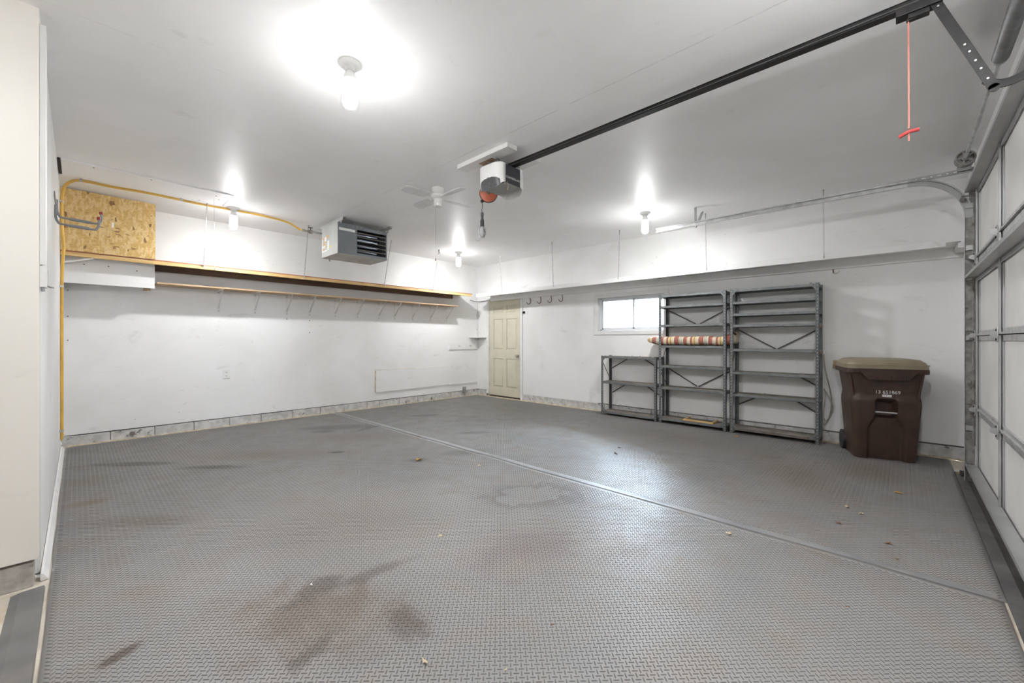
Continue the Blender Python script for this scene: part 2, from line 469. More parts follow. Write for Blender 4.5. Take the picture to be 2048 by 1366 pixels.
struct(m, 'wall_right', 'wall_paint', 'scuffed off-white right wall with a door and a small window')
struct(MB().box(XL-.15, XL, 3.18, YB, .0, ZC), 'wall_left', 'wall_paint', 'narrow strip of white wall at the left, seen at a slant')
struct(MB().box(-4.2, XL, 3.03, 3.18, .125, ZC), 'wall_stub', 'stub_paint', 'cream wall corner nearest the camera at the left edge')
m = MB()   # front wall with the garage-door opening, side wall of the next bay
m.box(5.16, XR+.15, YF-.15, YF, 0, ZC).box(.14, 5.16, YF-.15, YF, 2.44, ZC).box(-4.2, .14, YF-.15, YF, 0, ZC)
struct(m, 'wall_front', 'wall_paint', 'off-white wall around the garage door')
struct(MB().box(-4.35, -4.2, -.62, 3.18, 0, ZC), 'wall_bay', 'wall_paint', 'far side wall of the neighbouring bay')

# block footing under the walls: each block a piece
def footing(name, pts, mat, label):
    root = thing(name, label, None, kind='structure')
    for (x0, x1, y0, y1, z1) in pts:
        MB().box(x0, x1, y0, y1, -.006, z1).build('block', mat, root, bevel=.004)
    return root
bl = []; xs = [-.13, .261, .656, 1.046, 1.439, 1.824, 2.248, 2.657, 3.046, 3.45, 3.687, 4.08, 4.48, 4.88, 5.28, 5.68, 6.02]
for a, b in zip(xs, xs[1:]): bl.append((a+.003, b-.003, 6.732+random.uniform(-.002, .002), 6.82, .108+random.uniform(-.003, .002)))
footing('baseboard_back', bl, 'block_paint', 'stained grey block footing along the back wall')
bl = []; y = -.47; ys = [y]
while y < DY0-.2: y = min(y+.405, DY0-.02); ys.append(y)
for a, b in zip(ys, ys[1:]): bl.append((6.012+random.uniform(-.002, .002), 6.1, a+.003, b-.003, .116+random.uniform(-.003, .002)))
bl.append((6.012, 6.1, DY1+.05, 6.73, .108))
footing('baseboard_right', bl, 'block_paint', 'stained grey block footing along the right wall')
footing('baseboard_stub', [(-1.35, -.55, 3.036, 3.12, .11), (-.545, -.147, 3.034, 3.12, .112), (-2.2, -1.355, 3.036, 3.12, .11)], 'block_bare', 'rough bare block footing under the cream wall')
struct(MB().box(-.2, 6.1, 6.80, 6.84, 0, .13), 'trim_1', 'dark_gap', 'dark gap between footing and back wall')
struct(MB().box(6.08, 6.12, -.47, DY0, 0, .14).box(6.08, 6.12, DY1, 6.8, 0, .13), 'trim_2', 'dark_gap', 'dark gap between footing and right wall')
struct(MB().box(-4.2, -.15, 3.10, 3.14, 0, .13), 'trim_3', 'dark_gap', 'dark gap above the bare block footing')
# caulk line of tan sealer at the wall foot
struct(MB().box(-.08, 6.0, 6.675, 6.733, -.006, .004), 'trim_4', 'sealer_tan', 'tan strip of bare floor along the back wall')
struct(MB().box(5.93, 6.012, -.45, 6.68, -.006, .003), 'trim_5', 'sealer_tan', 'tan strip of bare floor along the right wall')

# ------------------------------------------------------------------ floor mats with raised bars
def ripple(x, y):
    z = .0035*math.exp(-(x+.09)/.55)*math.sin(y*7.3+1.1*math.sin(y*2.1)+x*2.2)
    z += .0022*math.exp(-((x-2.9)/.5)**2)*math.sin(y*5.1+1.3*math.sin(1.7*y))
    z += .0015*math.sin(x*1.9+y*.7)*math.sin(y*1.3-x*.6)
    return z
def ripple_np(x, y):
    z = .0035*np.exp(-(x+.09)/.55)*np.sin(y*7.3+1.1*np.sin(y*2.1)+x*2.2)
    z = z+.0022*np.exp(-((x-2.9)/.5)**2)*np.sin(y*5.1+1.3*np.sin(1.7*y))
    return z+.0015*np.sin(x*1.9+y*.7)*np.sin(y*1.3-x*.6)
def mesh_np(name, V, quads, tris, mat, smooth=False):
    me = bpy.data.meshes.new(name)
    nv, nq, nt = len(V), len(quads), len(tris)
    me.vertices.add(nv); me.vertices.foreach_set('co', V.astype(np.float32).ravel())
    loops = np.concatenate([quads.ravel(), tris.ravel()]).astype(np.int32)
    me.loops.add(len(loops)); me.loops.foreach_set('vertex_index', loops)
    me.polygons.add(nq+nt)
    st = np.concatenate([np.arange(nq)*4, nq*4+np.arange(nt)*3]).astype(np.int32)
    me.polygons.foreach_set('loop_start', st)
    if smooth: me.polygons.foreach_set('use_smooth', np.ones(nq+nt, dtype=bool))
    me.update(calc_edges=True); me.validate()
    me.materials.append(M[mat]); o = bpy.data.objects.new(name, me); COL.objects.link(o)
    return o
def floor_mat(x0, x1, y0, y1, label):
    root = thing('floor_mat', label, 'floor mat', ((x0+x1)/2, y0, 0), group='diamond-plate floor mats')
    root.location = (0, 0, 0)
    nx, ny = 70, 170
    gx = np.linspace(x0, x1, nx); gy = np.linspace(y0, y1, ny)
    X, Y = np.meshgrid(gx, gy); Z = ripple_np(X, Y)
    top = np.stack([X.ravel(), Y.ravel(), Z.ravel()], 1)
    i = np.arange(nx*ny).reshape(ny, nx)
    q = np.stack([i[:-1, :-1], i[:-1, 1:], i[1:, 1:], i[1:, :-1]], -1).reshape(-1, 4)
    rim = np.concatenate([i[0, :], i[1:, -1], i[-1, -2::-1], i[-2:0:-1, 0]])
    low = top[rim].copy(); low[:, 2] = -.006
    V = np.concatenate([top, low]); k = np.arange(len(rim)); k2 = (k+1) % len(rim)
    side = np.stack([rim[k], nx*ny+k, nx*ny+k2, rim[k2]], 1)
    o = mesh_np('mat_sheet', V, np.concatenate([q, side]), np.zeros((0, 3), int), 'mat_rubber', False); o.parent = root
    # raised bars, two families at right angles, 45 degrees to the sheet
    p = .0272
    ix = np.arange(int((x1-x0-.03)/p)); iy = np.arange(int((y1-y0-.03)/p))
    GX, GY = np.meshgrid(ix, iy)
    cA = np.stack([x0+.02+GX.ravel()*p, y0+.02+GY.ravel()*p], 1)
    L, W, Hh, T2 = .0255, .0056, .0020, .0027
    bx = np.array([-L/2, -L*.30, L*.30, L/2, L*.30, -L*.30, -L*.31, L*.31, L*.31, -L*.31])
    by = np.array([0, -W/2, -W/2, 0, W/2, W/2, -T2/2, -T2/2, T2/2, T2/2]); bz = np.array([0, 0, 0, 0, 0, 0, Hh, Hh, Hh, Hh])
    Vs = []; n0 = 0; Q = []; T = []
    for fam in (0, 1):
        a = -PI/4 if fam == 0 else PI/4
        cc = cA + (0 if fam == 0 else p/2)*np.array([1, 1]) 
        ca, sa = math.cos(a), math.sin(a)
        lx = bx*ca-by*sa; ly = bx*sa+by*ca
        PX = cc[:, 0:1]+lx[None]; PY = cc[:, 1:2]+ly[None]
        PZ = ripple_np(PX, PY)+bz[None]-.0002
        Vs.append(np.stack([PX, PY, PZ], -1).reshape(-1, 3))
        b0 = n0+np.arange(len(cc))[:, None]*10; n0 += len(cc)*10
        for qq in ((1, 2, 7, 6), (4, 5, 9, 8), (6, 7, 8, 9)): Q.append(b0+np.array(qq)[None])
        for tt in ((0, 1, 6), (0, 6, 9), (5, 0, 9), (2, 3, 7), (3, 8, 7), (3, 4, 8)): T.append(b0+np.array(tt)[None])
    o = mesh_np('raised_bars', np.concatenate(Vs), np.concatenate(Q), np.concatenate(T), 'bar_rubber'); o.parent = root
    o['kind'] = 'stuff'
    return root
floor_mat(-.095, 2.872, -.335, 6.675, 'wide grey diamond-plate rubber mat on the left of the long seam')
floor_mat(2.88, 5.93, -.345, 6.675, 'wide grey diamond-plate rubber mat between the seam and the shelving')

m = MB(); pts = []
for k in range(81):
    y = -.32+k*(6.675+.32)/80; pts.append(y)
for a, b in zip(pts, pts[1:]):
    za, zb = max(0, ripple(2.9, a))+.004, max(0, ripple(2.9, b))+.004
    m.add([(2.868, a, za), (2.932, a, za-.001), (2.945, a, -.002), (2.868, b, zb), (2.932, b, zb-.001), (2.945, b, -.002), (2.868, a, -.004), (2.868, b, -.004)],
          [(0, 1, 4, 3), (1, 2, 5, 4), (0, 3, 7, 6)])
tag(m.build('seam_strip', 'rubber_strip', smooth=True), 'long smooth grey rubber strip covering the seam between the two mats', 'rubber strip')
m = MB()
pts = [(-.5+k*.1) for k in range(36)]
for a, b in zip(pts, pts[1:]):
    b = min(b, 2.985)
    if b <= a: continue
    m.add([(-.215, a, -.005), (-.185, a, .002), (-.112, a, .006), (-.108, a, -.005), (-.215, b, -.005), (-.185, b, .002), (-.112, b, .006), (-.108, b, -.005)],
          [(0, 1, 5, 4), (1, 2, 6, 5), (2, 3, 7, 6)])
tag(m.build('edge_ramp', 'rubber_ramp'), 'smooth grey rubber ramp edging the mat beside the bare concrete', 'rubber strip')
m = MB()
for k in range(52):
    a = .2+k*.1; b = a+.1
    m.add([(a, -.345, .0055), (b, -.345, .0055), (b, -.40, .006), (a, -.40, .006), (a, -.44, -.004), (b, -.44, -.004)], [(0, 1, 2, 3), (3, 2, 5, 4)])
m.box(.2, 5.4, -.44, -.346, -.006, .002)
tag(m.build('threshold_strip', 'rubber_dark'), 'dark rubber strip on the floor along the garage door', 'rubber strip')
# white board lying along the left wall, in two lengths
for (y0, y1, lab) in ((3.07, 4.70, 'near length of white trim board lying along the left wall'), (4.71, 6.60, 'far length of white trim board lying along the left wall')):
    m = MB(); m.prism([(-.128, .0), (-.100, .0), (-.100, .006), (-.118, .035), (-.128, .035)], (0, y0, -.004), (1, 0, 0), (0, 0, 1), (0, y1-y0, 0))
    tag(m.build('trim_board', 'trim_white', bevel=.002), lab, 'trim board')

# ------------------------------------------------------------------ window in the right wall
win = thing('window_1', 'small white sliding window behind the shelving', None, (XR, 0, 0), kind='structure'); win.location = (0, 0, 0)
m = MB(); cw = .07
m.box(XR-.014, XR-.001, WY0-cw, WY1+cw, WZ1-.004, WZ1+.055).box(XR-.014, XR-.001, WY0-cw, WY1+cw, WZ0-.06, WZ0+.004)
m.box(XR-.0139, XR-.0012, WY0-cw, WY0+.004, WZ0, WZ1).box(XR-.0139, XR-.0012, WY1-.004, WY1+cw, WZ0, WZ1)
m.build('casing', 'trim_white', win, bevel=.003)
fx0, fx1 = XR+.07, XR+.125
m = MB()
m.box(fx0, fx1, WY0, WY1, WZ0, WZ0+.03).box(fx0, fx1, WY0, WY1, WZ1-.03, WZ1).box(fx0, fx1, WY0, WY0+.03, WZ0, WZ1).box(fx0, fx1, WY1-.03, WY1, WZ0, WZ1)
m.build('frame', 'vinyl_white', win, bevel=.002)
WYM = 3.10
for (a, b, xo) in ((WYM-.005, WY1-.03, .012), (WY0+.03, WYM+.025, .032)):
    m = MB(); s = .026; xa, xb = fx0+xo, fx0+xo+.018
    m.box(xa, xb, a, b, WZ0+.03, WZ0+.03+s).box(xa, xb, a, b, WZ1-.03-s, WZ1-.03).box(xa, xb, a, a+s, WZ0+.03, WZ1-.03).box(xa, xb, b-s, b, WZ0+.03, WZ1-.03)
    sa = m.build('sash', 'vinyl_white', win, bevel=.002)
    MB().box(xa+.007, xa+.011, a+s-.004, b-s+.004, WZ0+.03+s-.004, WZ1-.03-s+.004).build('pane', 'window_glass', sa)
m = MB(); m.box(XR-.0005, XR+.149, WY0, WY1, WZ0-.002, WZ0+.002).box(XR-.0005, XR+.149, WY0, WY1, WZ1-.002, WZ1+.002).box(XR-.0005, XR+.149, WY0-.002, WY0+.002, WZ0, WZ1).box(XR-.0005, XR+.149, WY1-.002, WY1+.002, WZ0, WZ1)
m.build('reveal', 'trim_white', win)
# outside: eave, ground, fence
struct(MB().box(6.17, 7.12, -2, 9, 2.62, 2.70), 'trim_6', 'trim_white', 'roof eave outside the window')
struct(MB().box(6.17, 30, -14, 22, -.35, -.30), 'floor_outside', 'concrete', 'paved ground outside the window')
fence = thing('fence', 'pale board fence outside the window', 'fence', (8.6, 4.4, -.3))
y = 1.2
while y < 7.4:
    MB().box(8.6, 8.62, y, y+.138, -.3, 2.5+random.uniform(-.01, .01)).build('board', 'fence_pale', fence).matrix_parent_inverse = Matrix.Translation((-8.6, -4.4, .3)); y += .145
MB().box(8.62, 8.66, 1.2, 7.4, .2, .28).box(8.62, 8.66, 1.2, 7.4, 1.7, 1.78).build('rail', 'fence_pale', fence).matrix_parent_inverse = Matrix.Translation((-8.6, -4.4, .3))

# ------------------------------------------------------------------ entry door
dr = thing('door_1', 'cream six-panel entry door in the far corner', None, kind='structure')
m = MB(); dx0, dx1 = XR+.018, XR+.06
y0, y1 = DY0+.012, DY1-.012
W_ = y1-y0; zr = [(.20, .80), (.98, 1.62), (1.735, 1.90)]; cols_ = [(y0+W_*.13, y0+W_*.45), (y0+W_*.55, y0+W_*.87)]
m.box(dx0+.012, dx1, y0, y1, .028, DZ-.012)
ye = [y0, cols_[0][0], cols_[0][1], cols_[1][0], cols_[1][1], y1]
for i in (0, 2, 4): m.box(dx0, dx0+.012, ye[i], ye[i+1], .028, DZ-.012)
ze = [.028]+[q for p in zr for q in p]+[DZ-.012]
for i in range(0, 8, 2):
    for (c0, c1) in cols_: m.box(dx0, dx0+.012, c0, c1, ze[i], ze[i+1])
leaf = m.build('leaf', 'door_cream', dr)
for (z0, z1) in zr:
    for (a, b) in cols_:
        m = MB(); g, e = .016, .04
        m.add([(dx0+.012, a+g, z0+g), (dx0+.012, b-g, z0+g), (dx0+.012, b-g, z1-g), (dx0+.012, a+g, z1-g), (dx0+.001, a+e, z0+e), (dx0+.001, b-e, z0+e), (dx0+.001, b-e, z1-e), (dx0+.001, a+e, z1-e)],
              [(0, 1, 5, 4), (1, 2, 6, 5), (2, 3, 7, 6), (3, 0, 4, 7), (4, 5, 6, 7)])
        m.build('panel', 'door_cream', leaf)
m = MB(); kc = (dx0, 5.561, .862)
m.lathe([(.032, 0), (.032, .006), (.012, .010), (.012, .028), (.026, .036), (.030, .05), (.024, .062), (.0, .064)], kc, (-1, 0, 0), 20, cap=False)
m.build('knob', 'nickel', leaf, smooth=True)
for z in (.25, 1.0, 1.78):
    MB().tube([(dx0-.006, y1+.006, z-.045), (dx0-.006, y1+.006, z+.045)], .006, 8).build('hinge', 'galv_dirty', leaf)
m = MB(); m.box(XR, XR+.15, DY0-.0, DY0+.01, 0, DZ).box(XR, XR+.15, DY1-.01, DY1, 0, DZ).box(XR, XR+.15, DY0, DY1, DZ-.01, DZ)
m.build('jamb', 'trim_white', dr)
m = MB(); m.box(XR-.016, XR-.001, DY0-.055, DY0+.004, .0, DZ+.05).box(XR-.016, XR-.001, DY1-.004, DY1+.055, .05, DZ+.05).box(XR-.0161, XR-.0009, DY0, DY1, DZ-.006, DZ+.05)
m.build('casing', 'trim_white', dr, bevel=.003)
MB().box(XR+.002, XR+.15, DY0, DY1, -.006, .02).build('threshold', 'dark_gap', dr)
MB().box(XR+.10, XR+.11, DY0, DY1, 0, DZ).build('backing', 'dark_gap', dr)

# ------------------------------------------------------------------ ceiling lamps
def lamp(x, y, label, k=1.0):
    t_ = thing('ceiling_lamp', label, 'lamp', (x, y, ZC), group='bare-bulb ceiling lamps')
    MB().lathe([(.062, .0), (.064, -.006), (.058, -.014), (.040, -.018), (.034, -.022), (.030, -.040), (.024, -.046), (.0, -.046)], n=28, cap=False).build('base_plate', 'porcelain', t_, smooth=True)
    MB().lathe([(.018, -.044), (.022, -.05), (.030, -.066), (.036, -.085), (.037, -.097), (.0, -.097)], n=24, cap=False).build('bulb_collar', 'plastic_white', t_, smooth=True)
    prof = [(.034, -.096), (.041, -.112), (.043, -.14), (.043, -.21), (.040, -.235), (.032, -.25), (.018, -.258), (.0, -.26)]
    MB().lathe(prof, n=16, cap=False).build('bulb', glow('bulb_glow_%02d' % round(k*10), k), t_, smooth=True)
    return t_
lamp(1.085, 2.323, 'lit bare bulb on a round ceiling base, the largest lamp in view', 1.05)
lamp(1.298, 5.888, 'lit bare bulb on the ceiling beside the yellow gas pipe', .72)
lamp(4.776, 5.871, 'lit bare bulb on the ceiling in the far corner', .82)
lamp(4.911, 2.346, 'lit bare bulb on the ceiling near the end of the door track', .85)
lamp(1.7, .0, 'added unseen fill bulb on the ceiling above the camera', 1.35)  # extra bulb out of view, added to brighten the near and right side
lamp(-.98, 2.42, 'lit bare bulb on the ceiling of the neighbouring bay', .45)

# ------------------------------------------------------------------ ceiling patch panel, conduit stub
o = MB().box(-.105, 1.175, 5.365, 5.862, ZC-.012, ZC).build('ceiling_panel', 'ceiling_paint', bevel=.001)
tag(o, 'flat rectangular patch panel screwed to the ceiling above the OSB', 'ceiling panel')
for (x, y) in ((.1, 5.42), (1.05, 5.5), (1.1, 5.62), (.95, 5.8), (.5, 5.41)):
    MB().lathe([(.007, 0), (.006, -.002), (0, -.0025)], (x, y, ZC-.012), n=10, cap=False).build('screw', 'grey_black', o)
MB().bar((1.182, 5.37, ZC-.003), (1.182, 5.865, ZC-.003), .006, .006).bar((-.105, 5.868, ZC-.003), (1.18, 5.868, ZC-.003), .006, .006).build('dark_joint', 'grey_black', o)
MB().bar((-.117, 5.37, ZC-.004), (-.117, 5.86, ZC-.004), .02, .008).build('dark_joint', 'dark_gap', o)
o = MB().lathe([(.0125, 0), (.0125, -.09), (.010, -.095), (0, -.0955)], (.196, 2.40, ZC), n=16, cap=False).build('pipe_stub', 'galv_light', smooth=True)
tag(o, 'short metal pipe stub hanging from the ceiling at the top left edge', 'pipe')

# ------------------------------------------------------------------ upper plywood shelf on the back wall
sh = thing('upper_shelf', 'long pine-edged plywood shelf hung on chains across the back wall', 'shelf', (0, YB, 2.06)); sh.location = (0, 0, 0)
YS = 6.32
MB().box(XL+.003, 5.50, YS+.004, YB-.002, 2.108, 2.118).build('deck', 'ply_under', sh)
MB().box(XL+.003, 5.49, YS-.001, YS+.006, 2.1065, 2.119).build('deck_edge', 'ply_edge', sh)
MB().box(XL+.003, 5.48, YS, YS+.038, 2.066, 2.1065).build('front_rail', 'pine', sh, bevel=.002)
MB().box(.63, 3.36, YB-.04, YB-.002, 2.035, 2.1075).build('ledger', 'stud_brown', sh, bevel=.002)
MB().box(3.364, 5.30, YB-.04, YB-.002, 2.035, 2.1075).build('ledger', 'stud_brown', sh, bevel=.002)
m = MB(); m.bar((XL+.004, 6.34, 1.985), (.115, 6.345, 2.064), .012, .03, (0, 1, 0)); m.build('brace', 'trim_white', sh)
o = MB().box(XL+.004, .62, YS-.014, YS-.002, 2.120, 2.762).build('osb_panel', 'osb'); tag(o, 'tan OSB board standing upright on the left end of the shelf', 'board')
MB().box(.255, .272, YS-.0165, YS-.0135, 2.42, 2.475).build('sticker', 'sticker_white', o)
o = MB().box(XL+.004, .628, 6.455, 6.475, 1.795, 2.1).build('white_board', 'shelf_white', bevel=.001)
tag(o, 'white painted board hanging under the left end of the plywood shelf', 'board')
for x in (.045, .235, .47):
    MB().lathe([(.006, 0), (.006, .004), (0, .005)], (x, 6.455, 2.005-.02*(x > .4)), (0, -1, 0), 8, cap=False).build('nail', 'grey_black', o)
MB().box(.53, .59, 6.476, 6.52, 1.765, 2.06).build('cleat', 'block_wood', o)

# lower shelf
lo = thing('lower_shelf', 'narrow wooden shelf on white brackets below the plywood shelf', 'shelf', (0, 0, 0))
YLF = 6.445
MB().box(.648, 5.24, YLF, YB-.004, 1.853, 1.873).build('board', 'shelf_wood', lo, bevel=.002)
br = MB(); 
br.box(-.014, .014, YB-.003, YB, 1.56, 1.853)          # wall plate
br.box(-.014, .014, YLF+.05, YB, 1.850, 1.853)         # arm under the board
br.bar((0, YB-.004, 1.615), (0, YLF+.055, 1.850), .003, .016, (1, 0, 0)) if False else None
br.bar((-.006, YB-.004, 1.615), (-.006, YLF+.055, 1.850), .014, .003, (1, 0, 0))
br.bar((.006, YB-.004, 1.615), (.006, YLF+.055, 1.850), .014, .003, (1, 0, 0))
b0 = None
for i, x in enumerate((.87+.443, 1.749, 2.17, 2.497, 2.9, 3.279, 3.677, 3.986, 4.367, 4.777, 5.17)):
    if b0 is None:
        b0 = br.build('bracket', 'trim_white', lo); b0.location.x = x
        s0 = MB().lathe([(.005, 0), (.005, .003), (0, .004)], (0, YB-.003, 1.575), (0, -1, 0), 8, cap=False).lathe([(.005, 0), (.005, .003), (0, .004)], (0, YB-.003, 1.825), (0, -1, 0), 8, cap=False).build('screws', 'grey_black', b0)
    else:
        c_ = copy_tree(b0, lo); c_.location.x = x

# shelf along the right wall
rs = thing('white_shelf', 'long white shelf hung on chains along the right wall', 'shelf', (0, 0, 0))
XS = 5.60
MB().box(XS+.02, XR-.002, -.40, 6.30, 2.098, 2.116).build('deck', 'shelf_white', rs)
MB().box(XS, XS+.02, -.30, 6.318, 2.058, 2.122).build('front_rail', 'shelf_white', rs, bevel=.002)
MB().box(XR-.04, XR-.002, -.44, 6.30, 2.0, 2.098).build('ledger', 'shelf_white', rs, bevel=.002)
MB().box(XS+.03, XR-.05, -.44, -.38, 2.04, 2.09).build('end_cleat', 'trim_white', rs)

# chains
def chain(p, q, label, name='shelf_chain', group=None, pitch=.021, r=.0021, s_hook=False):
    p = Vector(p); q = Vector(q); d = q-p; L = d.length; d.normalize()
    u = d.orthogonal().normalized(); v = d.cross(u); m = MB(); n = max(2, int(L/pitch)); pt = L/n
    for i in range(n):
        c = p+d*(i+.5)*pt; s = u if i % 2 else v
        loop = []
        hl, hw = pt*.5, .0055
        for k in range(10):
            a = 2*PI*k/10
            yy = math.cos(a)*hw; zz = math.sin(a)*.007+(hl if math.sin(a) > 0 else -hl)*.95
            loop.append(c+s*yy+d*zz)
        m.loop(loop, r, 4)
    o = m.build(name, 'steel_wire', smooth=True)
    tag(o, label, 'chain', group)
    h = MB(); e = 1 if q.z < p.z else -1
    hp = smooth_path([p+Vector((0, 0, .0)), p+Vector((0, 0, -.02)), p+d*.035+u*.008, p+d*.05, p+d*.04-u*.008], 4)
    h.tube(hp, .0028, 6)
    h.lathe([(.009, 0), (.008, -.004), (0, -.005)], p, (0, 0, 1), 10, cap=False)
    h.build('ceiling_hook', 'galv_dirty', o, smooth=True)
    h = MB(); h.loop([q+u*.010*math.cos(a)+Vector((0, 0, .010*math.sin(a))) for a in [2*PI*k/10 for k in range(10)]], .0026, 5)
    h.build('eye_screw', 'steel_wire', o, smooth=True)
    if s_hook:
        h = MB(); sp = smooth_path([p+Vector((.012, 0, -.01)), p+Vector((-.004, 0, -.002)), p+Vector((-.012, 0, -.02)), p+Vector((.01, 0, -.045)), p+Vector((.014, 0, -.065)), p+Vector((0, 0, -.082)), p+Vector((-.012, 0, -.07))], 5)
        h.tube(sp, .004, 6); h.build('s_hook', 'grey_black', o, smooth=True)
    return o
GA = 'chains holding the plywood shelf'
for (p, q, lb, sh_) in (((1.034, 5.87, ZC), (1.076, YS-.006, 2.095), 'steel chain to the plywood shelf, first one right of the OSB board', False),
                   ((2.218, 6.025, ZC), (2.264, YS-.006, 2.09), 'steel chain to the plywood shelf, just left of the heater', False),
                   ((3.46, 5.95, ZC), (3.54, YS-.006, 2.095), 'steel chain to the plywood shelf, just right of the heater', False),
                   ((4.393, 5.943, ZC), (4.524, YS-.006, 2.095), 'steel chain on a dark S-hook to the far end of the plywood shelf', True)):
    chain(p, q, lb, group=GA, s_hook=sh_)
GB = 'chains holding the white shelf'
lbs = ('steel chain to the white shelf, nearest the far corner above the door', 'steel chain to the white shelf, second from the far corner', 'steel chain to the white shelf above the window',
       'steel chain to the white shelf above the middle shelving unit', 'steel chain to the white shelf, nearest the garage door')
for (p, q, lb) in zip(((5.367, 5.40, ZC), (5.33, 4.15, ZC), (5.424, 2.983, ZC), (5.467, 1.804, ZC), (5.479, .607, ZC)),
                      ((5.594, 5.571, 2.10), (5.594, 4.328, 2.10), (5.594, 3.097, 2.10), (5.594, 1.835, 2.095), (5.594, .616, 2.085)), lbs):
    chain(p, q, lb, group=GB, r=.0018)
# thin pull cord beside the first chain
m = MB(); m.tube([(1.048, 5.595, ZC), (1.05, 5.595, 2.5), (1.055, 5.595, 1.985)], .0016, 6)
o = m.build('pull_cord', 'galv_light'); tag(o, 'thin straight cord hanging from the ceiling in front of the plywood shelf', 'cord')
MB().lathe([(.004, 0), (.009, -.01), (.010, -.022), (0, -.024)], (1.055, 5.595, 1.988), n=10, cap=False).build('pull_knob', 'plastic_white', o, smooth=True)

# ------------------------------------------------------------------ yellow gas pipe
pp = thing('gas_pipe', 'yellow coated gas pipe up the left corner and along the ceiling to the heater', 'pipe')
path = smooth_path([(-.112, 6.12, .215), (-.112, 6.12, .6), (-.113, 6.13, 1.2), (-.112, 6.12, 1.75), (-.104, 6.08, 2.0), (-.098, 6.08, 2.12), (-.110, 6.08, 2.3), (-.112, 6.07, 2.5), (-.108, 6.05, 2.62), (-.085, 6.0, 2.712), (-.03, 5.93, 2.752), (.05, 5.90, 2.762), (.25, 5.905, 2.760), (.529, 5.89, 2.764), (.962, 5.90, 2.758), (1.287, 5.91, 2.765), (1.62, 5.90, 2.764), (1.90, 5.93, 2.752), (2.02, 5.96, 2.72), (2.075, 5.95, 2.69), (2.12, 5.92, 2.677)], 6)
m = MB(); m.tube(path, .0125, 10); m.tube([(-.112, 6.12, .215), (-.114, 6.122, .19), (-.116, 6.124, .165)], [.0125, .010, .002], 10)
m.build('pipe', 'yellow_pipe', pp, smooth=True)
for (c_, ax) in (((-.112, 6.12, 1.72), 2), ((-.110, 6.07, 2.56), 2), ((-.112, 6.12, .27), 2), ((.02, 5.90, 2.762), 0), ((.80, 5.895, 2.762), 0), ((1.335, 5.91, 2.766), 0)):
    m = MB()
    if ax == 2: m.lathe([(.015, -.011), (.015, .011)], c_, (0, 0, 1), 12); m.box(XL+.001, c_[0], c_[1]-.03, c_[1]-.012, c_[2]-.01, c_[2]+.01)
    else: m.lathe([(.015, -.011), (.015, .011)], c_, (1, 0, 0), 12); m.box(c_[0]-.01, c_[0]+.01, c_[1]-.03, c_[1]+.03, ZC-.004, ZC-.001)
    m.build('pipe_clip', 'galv_light', pp, smooth=True)
m = MB(); m.tube([(2.10, 5.93, 2.682), (2.16, 5.90, 2.672), (2.30, 5.77, 2.640)], [.016, .014, .013], 10)
m.lathe([(.022, -.025), (.026, -.015), (.026, .015), (.022, .025)], (2.19, 5.875, 2.665), (.7, -.65, -.16), 12)
m.build('fittings', 'galv_dirty', pp, smooth=True)
MB().tube([(2.19, 5.875, 2.665), (2.19, 5.875, 2.72)], .006, 8).box(2.165, 2.215, 5.868, 5.882, 2.715, 2.724).build('valve_handle', 'grey_black', pp)

# ------------------------------------------------------------------ unit heater
hx0, hx1, hy0, hy1, hz0, hz1 = 2.30, 3.005, 5.28, 5.78, 2.308, 2.708
ht = thing('unit_heater', 'grey unit heater with louvres hung under the ceiling', 'heater')
lv0, lv1, lz0, lz1 = 2.565, 2.985, 2.345, 2.655
m = MB(); tk = .008
m.box(hx0, hx1, hy1-tk, hy1, hz0, hz1).box(hx0+tk, hx1-.001, hy0+.001, hy1-tk, hz1-tk, hz1)
m.box(hx1-tk, hx1, hy0, hy1-tk, hz0+.001, hz1-tk)
m.box(hx0+tk, lv0, hy0, hy0+.012, hz0+.001, hz1-tk).box(lv1, hx1-tk, hy0, hy0+.012, hz0+.001, hz1-tk).box(lv0, lv1, hy0, hy0+.012, lz1, hz1-tk).box(lv0, lv1, hy0, hy0+.012, hz0+.001, lz0)
m.build('cabinet', 'heater_grey', ht, bevel=.0015)
MB().box(hx0, hx0+tk, hy0-.001, hy1-tk, hz0+.001, hz1).build('side_panel', 'heater_pale', ht, bevel=.002)
MB().box(hx0, hx1, hy0, hy1, hz0-.004, hz0).build('bottom_panel', 'heater_under', ht)
MB().box(lv0-.01, lv1+.01, hy0+.20, hy0+.21, hz0+.01, hz1-.02).box(lv0-.012, lv0-.006, hy0+.013, hy0+.2, hz0+.01, hz1-.02).build('inside', 'heater_inside', ht)
for i in range(5):
    z = lz0+.035+i*(lz1-lz0-.03)/5
    MB().bar((lv0+.002, hy0-.004, z+.012), (lv1-.002, hy0-.004, z+.012), .034, .0022, (0, -.55, .84)).build('louvre', 'slat_metal', ht)
for i in range(4):
    z = lz0+.045+i*.075
    MB().tube([(lv0+.004, hy0+.10, z), (lv1-.10, hy0+.10, z), (lv1-.07, hy0+.13, z)], .021, 12).build('heat_tube', 'heater_tube', ht, smooth=True)
MB().box(hx0+.02, hx0+.235, hy0-.0015, hy0+.001, 2.612, 2.645).build('sticker', 'sticker_white', ht)
